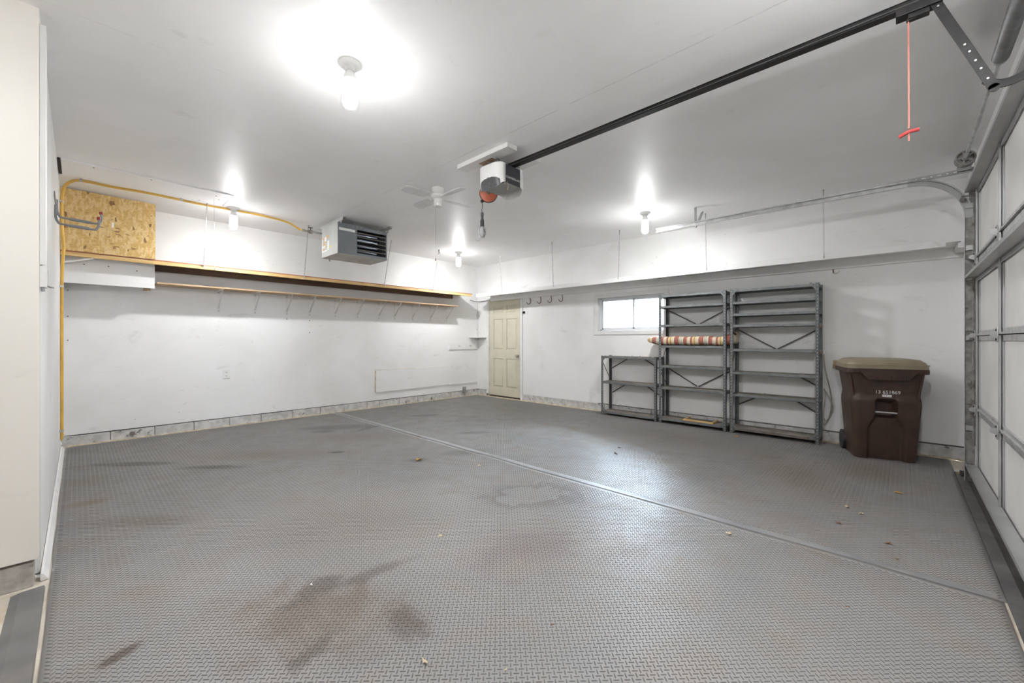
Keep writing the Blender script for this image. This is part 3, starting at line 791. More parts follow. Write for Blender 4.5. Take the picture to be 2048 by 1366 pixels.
for (y0, y1, z0, z1, mt) in ((5.75, 5.77, 2.37, 2.56, 'sticker_white'), (5.62, 5.68, 2.51, 2.57, 'sticker_white'), (5.53, 5.59, 2.385, 2.51, 'sticker_white'), (5.69, 5.745, 2.545, 2.565, 'sticker_orange'), (5.55, 5.61, 2.55, 2.585, 'sticker_orange'), (5.61, 5.72, 2.50, 2.515, 'sticker_orange'),
                             (5.64, 5.74, 2.465, 2.48, 'sticker_orange'), (5.62, 5.66, 2.43, 2.445, 'sticker_orange'), (5.68, 5.74, 2.40, 2.415, 'sticker_orange'), (5.46, 5.52, 2.41, 2.43, 'sticker_yellow'), (5.60, 5.745, 2.375, 2.395, 'sticker_white'), (5.66, 5.74, 2.43, 2.46, 'sticker_white')):
    MB().box(hx0-.0012, hx0+.001, y0, y1, z0, z1).build('sticker', mt, ht)
for x in (2.355, 3.03):
    m = MB(); m.box(x, x+.004, 5.25, 6.0, ZC-.045, ZC-.001).box(x+.003, x+.045, 5.25, 6.0, ZC-.005, ZC-.001); m.box(x+.002, x+.012, 5.30, 5.33, hz1, ZC-.03)
    m.build('ceiling_bracket', 'heater_pale', ht)
    MB().lathe([(.010, 0), (.010, .006), (0, .008)], (x+.015, 5.249, ZC-.028), (0, -1, 0), 6, cap=False).build('bolt', 'grey_black', ht)
MB().lathe([(.005, 0), (.005, -.02), (.011, -.022), (.013, -.04), (.010, -.05), (0, -.052)], (2.36, 5.66, hz0-.004), n=12, cap=False).build('drain_knob', 'galv_dirty', ht, smooth=True)
for (x, z) in ((2.39, 2.365),): MB().lathe([(.006, 0), (.005, .003), (0, .004)], (x, hy0, z), (0, -1, 0), 8, cap=False).build('screw', 'ink_dark', ht)
m = MB()
for k in range(9): m.lathe([(.004, 0), (.003, .002), (0, .0025)], (2.45+k*.058, hy0, 2.683), (0, -1, 0), 6, cap=False)
m.build('screws', 'sticker_white', ht)

# ------------------------------------------------------------------ ceiling fan
fan = thing('ceiling_fan', 'white four-blade ceiling fan hugging the ceiling', 'ceiling fan', (2.62, 3.56, ZC), math.radians(-2))
MB().lathe([(.066, 0), (.068, -.012), (.062, -.035), (.045, -.058), (.040, -.062)], n=28).build('canopy', 'porcelain', fan, smooth=True)
MB().lathe([(.04, -.06), (.070, -.066), (.080, -.078), (.080, -.098), (.068, -.108), (.052, -.115)], n=28).build('motor', 'porcelain', fan, smooth=True)
MB().lathe([(.046, -.114), (.044, -.175), (.040, -.190), (.018, -.194)], n=24).build('switch_housing', 'porcelain', fan, smooth=True)
m0 = None
for k in range(4):
    a = k*PI/2+.02
    if m0 is None:
        m = MB(); out = [(.13, -.044), (.155, -.052), (.37, -.062), (.42, -.040), (.42, .040), (.37, .062), (.155, .052), (.13, .044)]
        m.prism(out, (0, 0, 0), (1, 0, 0), (0, .978, .21), (0, -.001, .005))
        m0 = m.build('blade', 'fan_white', fan); i0 = MB().bar((.07, 0, .001), (.18, 0, -.002), .03, .004).build('blade_iron', 'porcelain', m0)
        m0.location = (0, 0, -.105); m0.rotation_euler = (0, 0, a)
    else:
        c_ = copy_tree(m0, fan); c_.rotation_euler = (0, 0, a)
m = MB(); m.tube([(-.045, -.03, -.165), (-.055, -.04, -.175), (-.056, -.04, -.75)], .0016, 6); m.lathe([(.003, 0), (.008, -.01), (.008, -.03), (0, -.034)], (-.056, -.04, -.748), n=10, cap=False)
m.build('pull_chain', 'galv', fan)

# ------------------------------------------------------------------ garage door opener, rail, trolley
op = thing('garage_opener', 'garage door opener with white covers hung under the ceiling', 'door opener')
ox0, ox1, oy0, oy1, oz0, oz1 = 2.475, 2.665, 2.425, 2.70, 2.515, 2.672
MB().box(ox0, ox1, oy0, oy1, oz0, oz1).build('housing', 'opener_dark', op, bevel=.006)
MB().box(ox0+.004, ox1-.004, oy0+.004, oy1-.004, oz0-.003, oz0+.002).build('bottom_plate', 'opener_grey', op)
def cover(sgn, lens=True):
    # curved white light cover on one end: bulges out in X, with an arched lens at its lower part
    x_in = ox0 if sgn < 0 else ox1
    m = MB(); ny, nz = 48, 44; V = []; F = []
    for j in range(nz+1):
        for i in range(ny+1):
            fy = i/ny; fz = j/nz
            y = oy0-.004+fy*(oy1-oy0+.008); z = oz1+.004-fz*(oz1-oz0+.055)*(1-.25*(2*fy-1)**4)
            blg = .075*(1-(2*fy-1)**4)**.5*(1-.45*max(0, fz-.55)**1.3) if 0 < fy < 1 else 0
            arch = oz0+.062*(1-(2*fy-1)**2)**.5-.012
            V.append((x_in+sgn*max(.0, blg), y, z))
    m2 = MB(); V2 = []; 
    f_white = []; f_lens = []
    for j in range(nz):
        for i in range(ny):
            q = (j*(ny+1)+i, j*(ny+1)+i+1, (j+1)*(ny+1)+i+1, (j+1)*(ny+1)+i)
            zc = sum(V[k][2] for k in q)/4; yc = sum(V[k][1] for k in q)/4; fy = (yc-oy0)/(oy1-oy0)
            lim = oz0+.048*math.sqrt(max(0, 1-(2*fy-.95)**2*1.25))
            (f_lens if (lens and zc < lim and .06 < fy < .9) else f_white).append(q)
    a = m.add(V, f_white).build('light_cover', 'plastic_white', op, smooth=True)
    s_ = a.modifiers.new('solid', 'SOLIDIFY'); s_.thickness = .004
    if lens: b = m2.add([(x-sgn*.006, y, z) for x, y, z in V], f_lens).build('lens', 'grille_dark', a, smooth=True)
cover(-1); cover(1, False)
def text(s, loc, rot, size, mat, parent, name, extrude=.0004):
    cu = bpy.data.curves.new(name, 'FONT'); cu.body = s; cu.size = size; cu.extrude = extrude; cu.align_x = 'CENTER'; cu.align_y = 'CENTER'
    cu.materials.append(M[mat]); o = bpy.data.objects.new(name, cu); COL.objects.link(o)
    bpy.context.view_layer.update()
    me = bpy.data.meshes.new_from_object(o.evaluated_get(bpy.context.evaluated_depsgraph_get()))
    bpy.data.objects.remove(o); o = bpy.data.objects.new(name, me); COL.objects.link(o)
    o.parent = parent; o.location = loc; o.rotation_euler = rot; o['kind'] = 'stuff'
    return o
text('CHAMBERLAIN', ((ox0+ox1)/2, oy0-.0006, oz0+.05), (PI/2, 0, 0), .026, 'ink_white', op, 'lettering')
MB().tube(smooth_path([(ox0+.02, oy0-.005, oz0+.01), (ox0+.03, oy0-.006, oz0-.03), (ox0+.02, oy0-.005, oz0-.065)], 4), .0022, 6).tube(smooth_path([(ox0+.0, oy0, oz0+.005), (ox0-.01, oy0-.003, oz0-.015), (ox0+.002, oy0-.003, oz0-.022)], 4), .002, 6).build('antenna_wire', 'leaf_tan', op)
for y in (2.50, 2.64):
    MB().bar((ox0+.03, y, oz1), (ox0+.03, y, ZC-.04), .03, .004, (0, 1, 0)).bar((ox1-.03, y, oz1), (ox1-.03, y, ZC-.04), .03, .004, (0, 1, 0)).build('hanger', 'galv', op)
# mounting boards
for (x0, x1, y0, y1, z0, lb) in ((2.385, 2.50, 2.31, 2.95, ZC-.04, 'white mounting board on the ceiling left of the opener'), (2.70, 2.81, 2.31, 2.75, ZC-.04, 'white mounting board on the ceiling right of the opener')):
    o = MB().box(x0, x1, y0, y1, z0, ZC-.001).build('mounting_board', 'trim_white', bevel=.002); tag(o, lb, 'board')
o = MB().box(2.46, 2.75, 2.51, 2.53, ZC-.05, ZC-.041).box(2.46, 2.75, 2.62, 2.64, ZC-.05, ZC-.041).build('strap_pair', 'galv', op)
MB().box(2.44, 2.50, 2.55, 2.72, ZC-.043, ZC-.0405).build('worn_patch', 'block_wood', op)

ra = thing('opener_rail', 'black steel opener rail with trolley under the ceiling', 'rail')
RX, RZ = 2.595, 2.70
m = MB(); m.box(RX-.012, RX+.012, -.46, 2.52, RZ-.016, RZ+.016).box(RX-.024, RX+.024, -.46, 2.50, RZ-.020, RZ-.015).box(RX-.018, RX+.018, -.46, 2.50, RZ+.014, RZ+.018)
m.build('rail', 'black_metal', ra, bevel=.002)
MB().tube([(RX-.02, -.40, RZ-.006), (RX-.02, 2.45, RZ-.006)], .003, 6).build('drive_belt', 'grey_black', ra)
m = MB(); m.box(RX-.03, RX+.03, -.13, .02, RZ-.05, RZ-.014).box(RX-.02, RX+.02, -.09, -.02, RZ-.07, RZ-.048)
m.bar((RX, -.09, RZ-.055), (RX, -.015, RZ-.07), .02, .012)
m.build('trolley', 'black_metal', ra, bevel=.003)
m = MB(); m.tube([(RX-.0, -.022, RZ-.058), (RX, -.024, 2.14)], .0035, 6)
rc = m.build('release_cord', 'red_cord', ra)
MB().tube(smooth_path([(RX, .010, 2.112), (RX, -.024, 2.126), (RX, -.058, 2.126)], 4), .0085, 8).build('release_handle', 'red_plastic', rc, smooth=True)
MB().tube(smooth_path([(RX, -.024, 2.12), (RX+.005, -.024, 2.105), (RX-.004, -.024, 2.098), (RX, -.024, 2.085)], 4), .0035, 6).build('cord_knot', 'red_cord', rc)
# straight perforated arm and curved door arm
def arm_plate(p, q, wd, th, name):
    m = MB(); p = Vector(p); q = Vector(q); d = (q-p).normalized(); side = Vector((0, d.z, -d.y)); nx = Vector((1, 0, 0)); L = (q-p).length
    m.obox((p+q)/2, d, side, nx, L/2, wd/2, th/2)
    m.obox((p+q)/2+side*(wd/2-.0015)+nx*.008, d, side, nx, L/2, .0015, .008)
    for e in (p, q): m.lathe([(wd/2, -th/2), (wd/2, th/2)], e, nx, 16)
    o = m.build(name, 'black_metal', ra)
    h = MB()
    for f in (.06, .52, .60, .70, .79, .90): h.lathe([(.004, th/2), (.004, th/2+.0006)], p+d*L*f, -nx, 10)
    h.build('holes', 'galv', o)
    return o
arm_plate((RX-.014, -.105, 2.665), (RX-.014, -.275, 2.215), .034, .004, 'straight_arm')
cp = smooth_path([(RX, -.255, 2.262), (RX, -.275, 2.238), (RX, -.31, 2.228), (RX, -.352, 2.238), (RX, -.40, 2.262)], 5)
m = MB()
for a, b in zip(cp, cp[1:]): m.bar(a, b+(b-a)*.1, .008, .032, (0, .3, 1))
m.build('curved_arm', 'black_metal', ra)
MB().box(RX-.03, RX+.03, -.455, -.40, 2.20, 2.30).build('door_bracket', 'black_metal', ra)

# ------------------------------------------------------------------ cord reel and trouble light
rl = thing('cord_reel', 'round orange cord reel mounted on the ceiling behind the opener', 'cord reel', (2.735, 2.905, 2.60))
dirv = Vector((-.69, -.72, -.05)).normalized()
MB().lathe([(.060, -.03), (.082, -.022), (.087, 0), (.082, .022), (.060, .03), (.0, .032)], (0, 0, 0), dirv, 32, cap=False).build('drum', 'orange_red', rl, smooth=True)
MB().lathe([(.088, -.012), (.090, 0), (.088, .012), (.080, .012)], (0, 0, 0), dirv, 32, cap=False).build('rim', 'grey_black', rl, smooth=True)
MB().lathe([(.018, .03), (.018, .038), (.008, .042), (0, .043)], (0, 0, 0), dirv, 12, cap=False).build('hub', 'grey_black', rl, smooth=True)
MB().bar((0, 0, .06), (0, 0, .185), .03, .004, (1, 1, 0)).box(-.04, .04, -.04, .04, .176, .1845).build('mount', 'galv', rl)
cb = Vector((-.045, .042, -.075))
MB().lathe([(.012, -.012), (.017, -.006), (.017, .006), (.012, .012)], cb, (0, 0, 1), 14).build('cord_stop', 'black_plastic', rl, smooth=True)
tl = thing('trouble_light', 'caged hand lamp hanging from the orange cord reel', 'work lamp', (2.69, 2.947, 2.445))
MB().tube(smooth_path([(0, 0, .075), (.003, 0, .03), (-.004, 0, .0), (0, 0, -.03)], 4), .0032, 6).build('cord', 'black_plastic', tl)
MB().lathe([(.010, -.028), (.015, -.034), (.015, -.05), (.012, -.075), (.013, -.095), (.018, -.105), (.019, -.155), (.021, -.162), (.015, -.168)], n=16).build('handle', 'grey_black', tl, smooth=True)
MB().lathe([(.013, -.166), (.022, -.185), (.027, -.21), (.027, -.235), (.018, -.262), (0, -.27)], n=16, cap=False).build('bulb', 'glass_lamp', tl, smooth=True)
m = MB()
V = []; F = []
for j in range(9):
    z = -.172-.10*j/8; r = .034*math.sin(min(1, .35+j/8*1.0)*PI/2 if j < 6 else (1-(j-5)/5)*PI/2)
    for i in range(9): 
        a = -.9+i*1.8/8-.8
        V.append((r*math.cos(a), r*math.sin(a)*1.0, z))
for j in range(8):
    for i in range(8): F.append((j*9+i, j*9+i+1, (j+1)*9+i+1, (j+1)*9+i))
o = m.add(V, F).build('reflector', 'galv_dirty', tl, smooth=True); s_ = o.modifiers.new('s', 'SOLIDIFY'); s_.thickness = .0015
m = MB()
for k in range(5):
    a = PI*.35+k*PI*.32
    m.tube(smooth_path([(.016*math.cos(a), .016*math.sin(a), -.166), (.035*math.cos(a), .035*math.sin(a), -.185), (.037*math.cos(a), .037*math.sin(a), -.24), (.02*math.cos(a), .02*math.sin(a), -.27), (0, 0, -.277)], 4), .0018, 5)
for z in (-.19, -.235): m.loop([(.037*math.cos(2*PI*k/16), .037*math.sin(2*PI*k/16), z) for k in range(16)], .0018, 5)
m.build('cage', 'steel_wire', tl, smooth=True)
m = MB(); m.tube(smooth_path([(-.02, .01, -.262), (-.026, .018, -.28), (-.020, .014, -.295), (-.03, .03, -.306), (-.042, .04, -.298), (-.046, .044, -.284)], 4), .0022, 6); m.build('hook', 'steel_wire', tl, smooth=True)

# ------------------------------------------------------------------ garage door
gd = thing('garage_door', 'white sectional garage door with grey steel struts at the right edge', 'garage door')
GX0, GX1, GY = .22, 5.085, -.452
zs = [0.015, .61, 1.215, 1.855, 2.425]
stiles = (5.045, 3.955, 2.865, 1.775, .69, .26)
for k in range(4):
    z0, z1 = zs[k], zs[k+1]
    s_ = MB().box(GX0, GX1, GY-.028, GY-.012, z0+.002, z1-.002).build('section', 'door_panel', gd)
    MB().box(GX0, GX1, GY-.012, GY, z0+.003, z0+.038).box(GX0, GX1, GY-.012, GY, z1-.038, z1-.003).box(GX0, GX1, GY, GY+.012, z0+.003, z0+.016).build('rail', 'galv_light', s_)
    for xx in stiles:
        wd = .022 if xx < 5 and xx > .3 else .028
        m = MB(); m.box(xx-wd, xx+wd, GY-.012, GY+.004, z0+.004, z1-.004).box(xx-wd, xx-wd+.003, GY, GY+.016, z0+.004, z1-.004).box(xx+wd-.003, xx+wd, GY, GY+.012, z0+.004, z1-.004)
        m.build('stile', 'galv', s_)
    for xa, xb in zip(stiles, stiles[1:]):
        if xb < 1.5: continue
        MB().box(xb+.03, xa-.03, GY-.0125, GY-.010, z0+.045, z1-.045).build('panel', 'door_panel', s_)
    if k:
        for xx in stiles[:4]:
            m = MB(); wd = .026
            poly = [(-.028, -.048), (.028, -.048), (.034, -.01), (.02, .045), (-.02, .045), (-.034, -.01)]
            m.prism(poly, (xx-.0, GY+.018, z0), (1, 0, 0), (0, 0, 1), (0, .004, 0))
            m.tube([(xx-.03, GY+.024, z0+.002), (xx+.03, GY+.024, z0+.002)], .008, 10)
            m.prism([(0, -.02), (.03, -.008), (.034, .008), (.02, .022), (0, .022)], (xx-.024, GY+.02, z0), (0, 1, 0), (0, 0, 1), (.003, 0, 0))
            h = m.build('hinge', 'galv', s_, smooth=False)
            MB().lathe([(.007, 0), (.007, .003), (0, .004)], (xx, GY+.0225, z0+.028), (0, 1, 0), 8, cap=False).lathe([(.007, 0), (.007, .003), (0, .004)], (xx, GY+.0225, z0-.03), (0, 1, 0), 8, cap=False).build('bolts', 'black_metal', h)
def strut(z, name='strut'):
    m = MB(); y0, y1 = GY+.002, GY+.072; x0, x1 = GX0+.02, GX1+.005
    m.box(x0, x1, y0, y1, z-.002, z+.002).box(x0, x1, y1-.003, y1, z+.002, z+.022).box(x0, x1, y0, y0+.003, z-.03, z-.002)
    return m.build(name, 'galv', gd)
strut(2.408); strut(1.692); strut(.145)
MB().box(GX0, GX1, GY-.03, GY+.008, -.005, .014).build('bottom_seal', 'rubber_dark', gd)
struct(MB().box(5.085, 5.16, YF-.15, YF-.0, 0, 2.44).box(.14, .22, YF-.15, YF, 0, 2.44), 'trim_7', 'door_panel', 'jamb beside the garage door')
struct(MB().box(.14, 5.16, YF-.16, YF-.14, 0, 2.44), 'trim_8', 'dark_gap', 'dark sheet closing the opening behind the garage door')  # dark sheet spanning the whole opening behind the door sections

# ------------------------------------------------------------------ track
tk_ = thing('door_track', 'galvanised garage door track curving from vertical to horizontal', 'door track')
TX = 5.125; TY = -.408; TZ = 2.577; RC = .37
cl = [(TY, .0), (TY, .6), (TY, 1.2), (TY, 1.8), (TY, TZ-RC)]
for k in range(1, 13):
    a = PI-k*(PI/2)/12
    cl.append((TY+RC+RC*math.cos(a), TZ-RC+RC*math.sin(a)))
nh = len(cl)
cl += [(.6, TZ+.002), (1.2, TZ+.005), (1.8, TZ+.006), (2.29, TZ+.008)]
def sweep(cl, prof, mat, name, parent):
    m = MB(); V = []; F = []; n = len(prof)
    for i, (y, z) in enumerate(cl):
        a = cl[max(0, i-1)]; b = cl[min(len(cl)-1, i+1)]
        d = Vector((0, b[0]-a[0], b[1]-a[1])).normalized(); nr = Vector((0, d.z, -d.y))
        for (x, e) in prof: V.append(Vector((TX+x, y, z))+nr*e)
    for i in range(len(cl)-1):
        for k in range(n):
            F.append((i*n+k, i*n+(k+1) % n, (i+1)*n+(k+1) % n, (i+1)*n+k))
    F.append(tuple(range(n))); F.append(tuple((len(cl)-1)*n+k for k in range(n))[::-1])
    return m.add(V, F).build(name, mat, parent)
h = .026; tp = .0025
prof = [(-.030, h), (-.030, h-tp), (-.006, h-tp), (-.001, h-tp-.004), (-.001, -h+tp+.004), (-.006, -h+tp), (-.022, -h+tp), (-.022, -h+.010), (-.0245, -h+.010), (-.0245, -h), (-.002, -h), (.002, -h+.004), (.002, h-.004), (-.002, h)]
sweep(cl[:5], prof, 'galv_dirty', 'vertical_track', tk_)
MB().box(TX-.031, TX-.001, TY+h, TY+h+.0012, .0, TZ-RC).build('lit_lip_strip', 'galv_light', tk_)  # paler strip paints lamplight onto the lip facing the room
sweep(cl[4:nh], prof, 'galv', 'curved_track', tk_)
sweep(cl[nh-1:], prof, 'galv_light', 'horizontal_track', tk_)
m = MB(); m.box(TX+.003, TX+.045, YF+.001, YF+.004, 0, 2.5).box(TX+.003, TX+.006, YF+.001, TY-.0, 0.3, 2.45); m.build('wall_angle', 'galv_dirty', tk_)
for z in (.45, 1.2, 1.95, 2.3):
    MB().box(TX-.028, TX-.020, TY-.022, TY+.02, z-.02, z+.02).build('bracket_plate', 'galv', tk_)
for z in zs[1:4]:
    MB().lathe([(.023, 0), (.023, .012), (.010, .014), (0, .014)], (TX-.018, TY, z+.02), (1, 0, 0), 16, cap=False).tube([(TX-.06, TY, z+.02), (TX-.01, TY, z+.02)], .005, 8).build('roller', 'galv_dirty', tk_, smooth=True)
MB().lathe([(.023, 0), (.023, .012), (.010, .014), (0, .014)], (TX-.018, TY+.03, 2.36), (1, 0, 0), 16, cap=False).tube([(TX-.09, TY+.03, 2.36), (TX-.01, TY+.03, 2.36)], .005, 8).bar((TX-.085, TY-.03, 2.36), (TX-.085, TY+.05, 2.375), .04, .003).build('top_roller', 'galv_dirty', tk_)
# punched angle from curve to front wall, hangers at the far end
m = MB(); m.box(TX+.004, TX+.007, YF, .10, 2.588, 2.625).box(TX-.024, TX+.006, YF, .10, 2.586, 2.589)
o = m.build('punched_angle', 'galv', tk_)
m = MB()
for k in range(9): m.obox((TX+.003, -.38+k*.048, 2.607), (0, 1, 0), (0, 0, 1), (1, 0, 0), .012 if k % 2 else .006, .0045, .0008)
m.build('slots', 'sticker_white', o)
MB().box(TX-.03, TX+.01, -.42, -.34, 2.60, 2.70).build('bearing_plate', 'galv', tk_)
for (p, q) in (((TX+.0, 1.80, TZ+.02), (TX+.0, 1.80, ZC-.002)), ((TX+.02, 1.78, TZ+.02), (TX+.24, 1.80, ZC-.002))):
    m = MB(); m.bar(p, q, .030, .003, (0, 1, 0)); p2 = Vector(p)+Vector((.013, .013, 0)); m.bar(p2, Vector(q)+Vector((.013, .013, 0)), .003, .028, (0, 1, 0))
    m.build('hanger', 'galv', tk_)
MB().lathe([(.012, -.004), (.012, .012)], (TX-.0, 1.80, TZ-.034), (0, 0, 1), 8).build('bolt', 'galv_dirty', tk_)
# black clump by the foot of the track
m = MB(); V = []
for k in range(8): m.tube(smooth_path([Vector((5.23+random.uniform(-.05, .05), -.40+random.uniform(-.03, .03), random.uniform(.005, .05))) for _ in range(4)], 4), .008, 6)
tag(m.build('rubber_scrap', 'black_plastic', smooth=True), 'tangled black rubber scrap at the foot of the door track', 'scrap')

# ------------------------------------------------------------------ torsion shaft, spring, drum
ts = thing('torsion_shaft', 'steel torsion shaft with spring and cable drum above the garage door', 'shaft')
SY, SZ = -.382, 2.685
MB().tube([(.3, SY, SZ), (5.14, SY, SZ)], .0125, 12).build('shaft', 'galv_light', ts, smooth=True)
MB().lathe([(.016, .0), (.024, .0), (.026, .028), (.046, .028), (.050, .0), (.062, .004), (.062, .012), (.050, .020), (.050, .052), (.060, .056), (.062, .066), (.050, .070), (.02, .070)], (5.03, SY, SZ), (1, 0, 0), 32).build('cable_drum', 'galv_dirty', ts, smooth=True, angle=30)
for k in range(5):
    a = k*2*PI/5; MB().bar((5.036, SY+.022*math.cos(a), SZ+.022*math.sin(a)), (5.036, SY+.050*math.cos(a), SZ+.050*math.sin(a)), .010, .006, (1, 0, 0)).build('drum_spoke', 'galv', ts)
m = MB(); m.lathe([(.024, 0), (.024, .02), (.030, .021), (.030, .04), (.024, .041)], (3.36, SY, SZ), (1, 0, 0), 20); m.build('winding_cone', 'galv', ts, smooth=True)
pr = []
x = 2.35
while x < 3.37:
    pr += [(.030, x), (.0335, x+.0025)]; x += .005
MB().lathe([(r, xx-2.35) for r, xx in pr], (2.35, SY, SZ), (1, 0, 0), 20).build('spring', 'spring_dark', ts, smooth=True)
MB().box(2.30, 2.34, YF+.002, SY+.02, SZ-.05, SZ+.05).build('centre_bracket', 'galv', ts)
MB().tube([(5.07, SY-.055, SZ), (5.10, TY-.03, .12)], .0016, 5).build('lift_cable', 'galv_dirty', gd)

# ------------------------------------------------------------------ metal shelving units
def unit(name, label, y0, y1, H, shelves, rust=False, braces=(), sidebr=True):
    u = thing(name, label, 'shelving unit', (0, 0, 0), group='grey steel shelving units')
    xf, xb = 5.72, 5.995
    pw = .034
    for (x, sx_) in ((xf, 1), (xb, -1)):
        for (y, sy_) in ((y0, 1), (y1, -1)):
            m = MB(); m.box(x, x+sx_*.002, y, y+sy_*pw, .0045, H).box(x, x+sx_*pw, y, y+sy_*.002, .0045, H)
            p_ = m.build('post', 'unit_steel' if x == xf else 'unit_steel', u)
            if x == xf:
                hm = MB(); z = .05
                while z < H-.02:
                    hm.lathe([(.0042, 0), (.0042, .0006)], (x-.0002, y+sy_*pw*.5, z), (-1, 0, 0), 6)
                    z += .038
                hm.build('bolt_holes', 'ink_white', p_)
    for i, z in enumerate(shelves):
        lip = .032
        s_ = MB().box(xf+.003, xf+.005, y0+.003, y1-.003, z-lip, z).box(xb-.005, xb-.003, y0+.003, y1-.003, z-lip, z).box(xf+.005, xb-.005, y0+.003, y0+.005, z-lip, z).box(xf+.005, xb-.005, y1-.005, y1-.003, z-lip, z)
        s_.box(xf+.003, xf+.018, y0+.003, y1-.003, z-lip, z-lip+.002)
        low = z < 1.0
        so = s_.build('shelf', 'unit_rust' if (rust and z < .1) else 'unit_steel_light', u)
        MB().box(xf+.005, xb-.005, y0+.005, y1-.005, z-.004, z-.0015).build('shelf_top', 'shelf_dust' if low else 'unit_steel', so)
        MB().lathe([(.004, 0), (.003, .002), (0, .003)], (xf+.003, y0+.05, z-.014), (-1, 0, 0), 6, cap=False).lathe([(.004, 0), (.003, .002), (0, .003)], (xf+.003, y1-.05, z-.014), (-1, 0, 0), 6, cap=False).build('bolts', 'ink_dark', so)
    # gussets at the front corners
    for (yy, sgn) in ((y0, 1), (y1, -1)):
        for (zz, sz_) in ((H-.005, -1), (.05, 1)):
            m = MB(); m.bar((xf-.002, yy+sgn*.085, zz-.006*sz_ if sz_ < 0 else .055), (xf-.002, yy+sgn*.012, zz+sz_*.085), .022, .002, (1, 0, 0))
            m.build('gusset', 'unit_steel_light', u)
    for (ya, za, yb, zb) in braces:
        MB().bar((xb+.003, ya, za), (xb+.003, yb, zb), .016, .002, (1, 0, 0)).build('back_brace', 'brace_dark', u)
    return u
ym = lambda a, b: (a+b)/2
# positions along the right wall; y0 is the right (garage door) end
a, b = 2.562, 3.466
u1 = unit('shelving_unit', 'low grey steel shelving unit, left of the two tall ones', a, b, .935, (.928, .53, .062),
     braces=((b-.02, .72, ym(a, b)+.06, .93), (a+.02, .72, ym(a, b)-.06, .93), (b-.02, .32, ym(a, b)+.1, .52), (a+.02, .32, ym(a, b)-.1, .52)))
MB().bar((5.725, b-.004, .87), (5.99, b-.004, .55), .012, .002, (0, 1, 0)).build('side_brace', 'brace_dark', u1)
a, b = 1.637, 2.525
u2 = unit('shelving_unit', 'tall grey steel shelving unit holding the striped cushion', a, b, 1.825, (1.818, 1.665, 1.40, 1.105, .82, .515, .075),
     braces=((b-.02, 1.62, ym(a, b)+.03, 1.41), (a+.02, 1.62, ym(a, b)-.03, 1.41), (b-.02, .77, ym(a, b)+.01, .53), (a+.02, .77, ym(a, b)-.01, .53)))
MB().bar((5.725, b-.004, .75), (5.99, b-.004, 1.10), .012, .002, (0, 1, 0)).bar((5.725, b-.004, .77), (5.99, b-.004, .53), .012, .002, (0, 1, 0)).build('side_brace', 'brace_dark', u2)
a, b = .672, 1.592
u3 = unit('shelving_unit', 'tall grey steel shelving unit beside the brown bin', a, b, 1.828, (1.82, 1.665, 1.515, 1.375, 1.07, .78, .50, .075), rust=True,
     braces=((b-.02, 1.32, ym(a, b)+.01, 1.07), (a+.02, 1.32, ym(a, b)-.01, 1.07), (b-.02, .33, ym(a, b)+.12, .50), (a+.02, .30, ym(a, b)-.14, .48), (ym(a, b)-.2, .76, a+.02, .62)))
MB().bar((5.725, b-.004, .80), (5.99, b-.004, 1.08), .012, .002, (0, 1, 0)).bar((5.725, a+.004, 1.10), (5.99, a+.004, 1.34), .012, .002, (0, 1, 0)).build('side_brace', 'brace_dark', u3)
for z in (1.36, 1.05):
    MB().box(5.90, 5.985, a-.004, a+.06, z-.03, z+.0).build('wood_shim', 'block_wood', u3)

# striped cushion on the middle unit
m = MB(); V = []; F = []; ny, nr = 64, 22
for i in range(ny+1):
    f = i/ny; y = 2.735-f*1.20
    end = min(1, (f/.13))**.55 if f < .13 else 1
    e2 = 1.0
    curl = max(0, (f-.86)/.14)
    cx = 5.862; hx = .135*(.45+.55*end)*(1-.15*curl); hz = .062*(.30+.70*end)*(1+.35*curl)
    cz = 1.106+.066+.004*math.sin(f*21)+.05*curl**1.5-(1-end)*.0+(.012*(1-end))
    if f > .985: hx *= .6; hz *= .62
    for k in range(nr):
        a = 2*PI*k/nr; cs, sn = math.cos(a), math.sin(a)
        px = math.copysign(abs(cs)**.55, cs)*hx; pz = math.copysign(abs(sn)**.62, sn)*hz
        pz *= (1+.06*math.sin(y*31)*(sn > 0))
        z = cz+pz
        if sn < 0 and .12 < f < .86: z = max(z, 1.1065)
        V.append((cx+px, y, z))
for i in range(ny):
    for k in range(nr): F.append((i*nr+k, i*nr+(k+1) % nr, (i+1)*nr+(k+1) % nr, (i+1)*nr+k))
F.append(tuple(range(nr))); F.append(tuple(ny*nr+k for k in range(nr))[::-1])
cu = m.add(V, F).build('seat_cushion', 'cushion_cloth', smooth=True, angle=80); tag(cu, 'red, cream and yellow striped cushion lying on a shelf', 'cushion')
# dark strap hanging out of the curled end
MB().tube(smooth_path([(5.75, 1.60, 1.26), (5.74, 1.56, 1.275), (5.76, 1.53, 1.25)], 4), .012, 8).build('dark_piping', 'bin_dark', cu)
# wooden frame on the bottom shelf
fr_ = thing('wooden_tray', 'three-sided pine frame lying on the bottom shelf of the middle unit', 'tray')
zf = .0755
MB().box(5.735, 5.755, 1.80, 2.19, zf, zf+.022).build('front_rail', 'pine_y', fr_, bevel=.001)
MB().box(5.755, 5.97, 2.168, 2.19, zf, zf+.022).build('side_rail', 'pine', fr_, bevel=.001)
MB().box(5.755, 5.97, 1.80, 1.822, zf, zf+.022).build('side_rail', 'pine', fr_, bevel=.001)

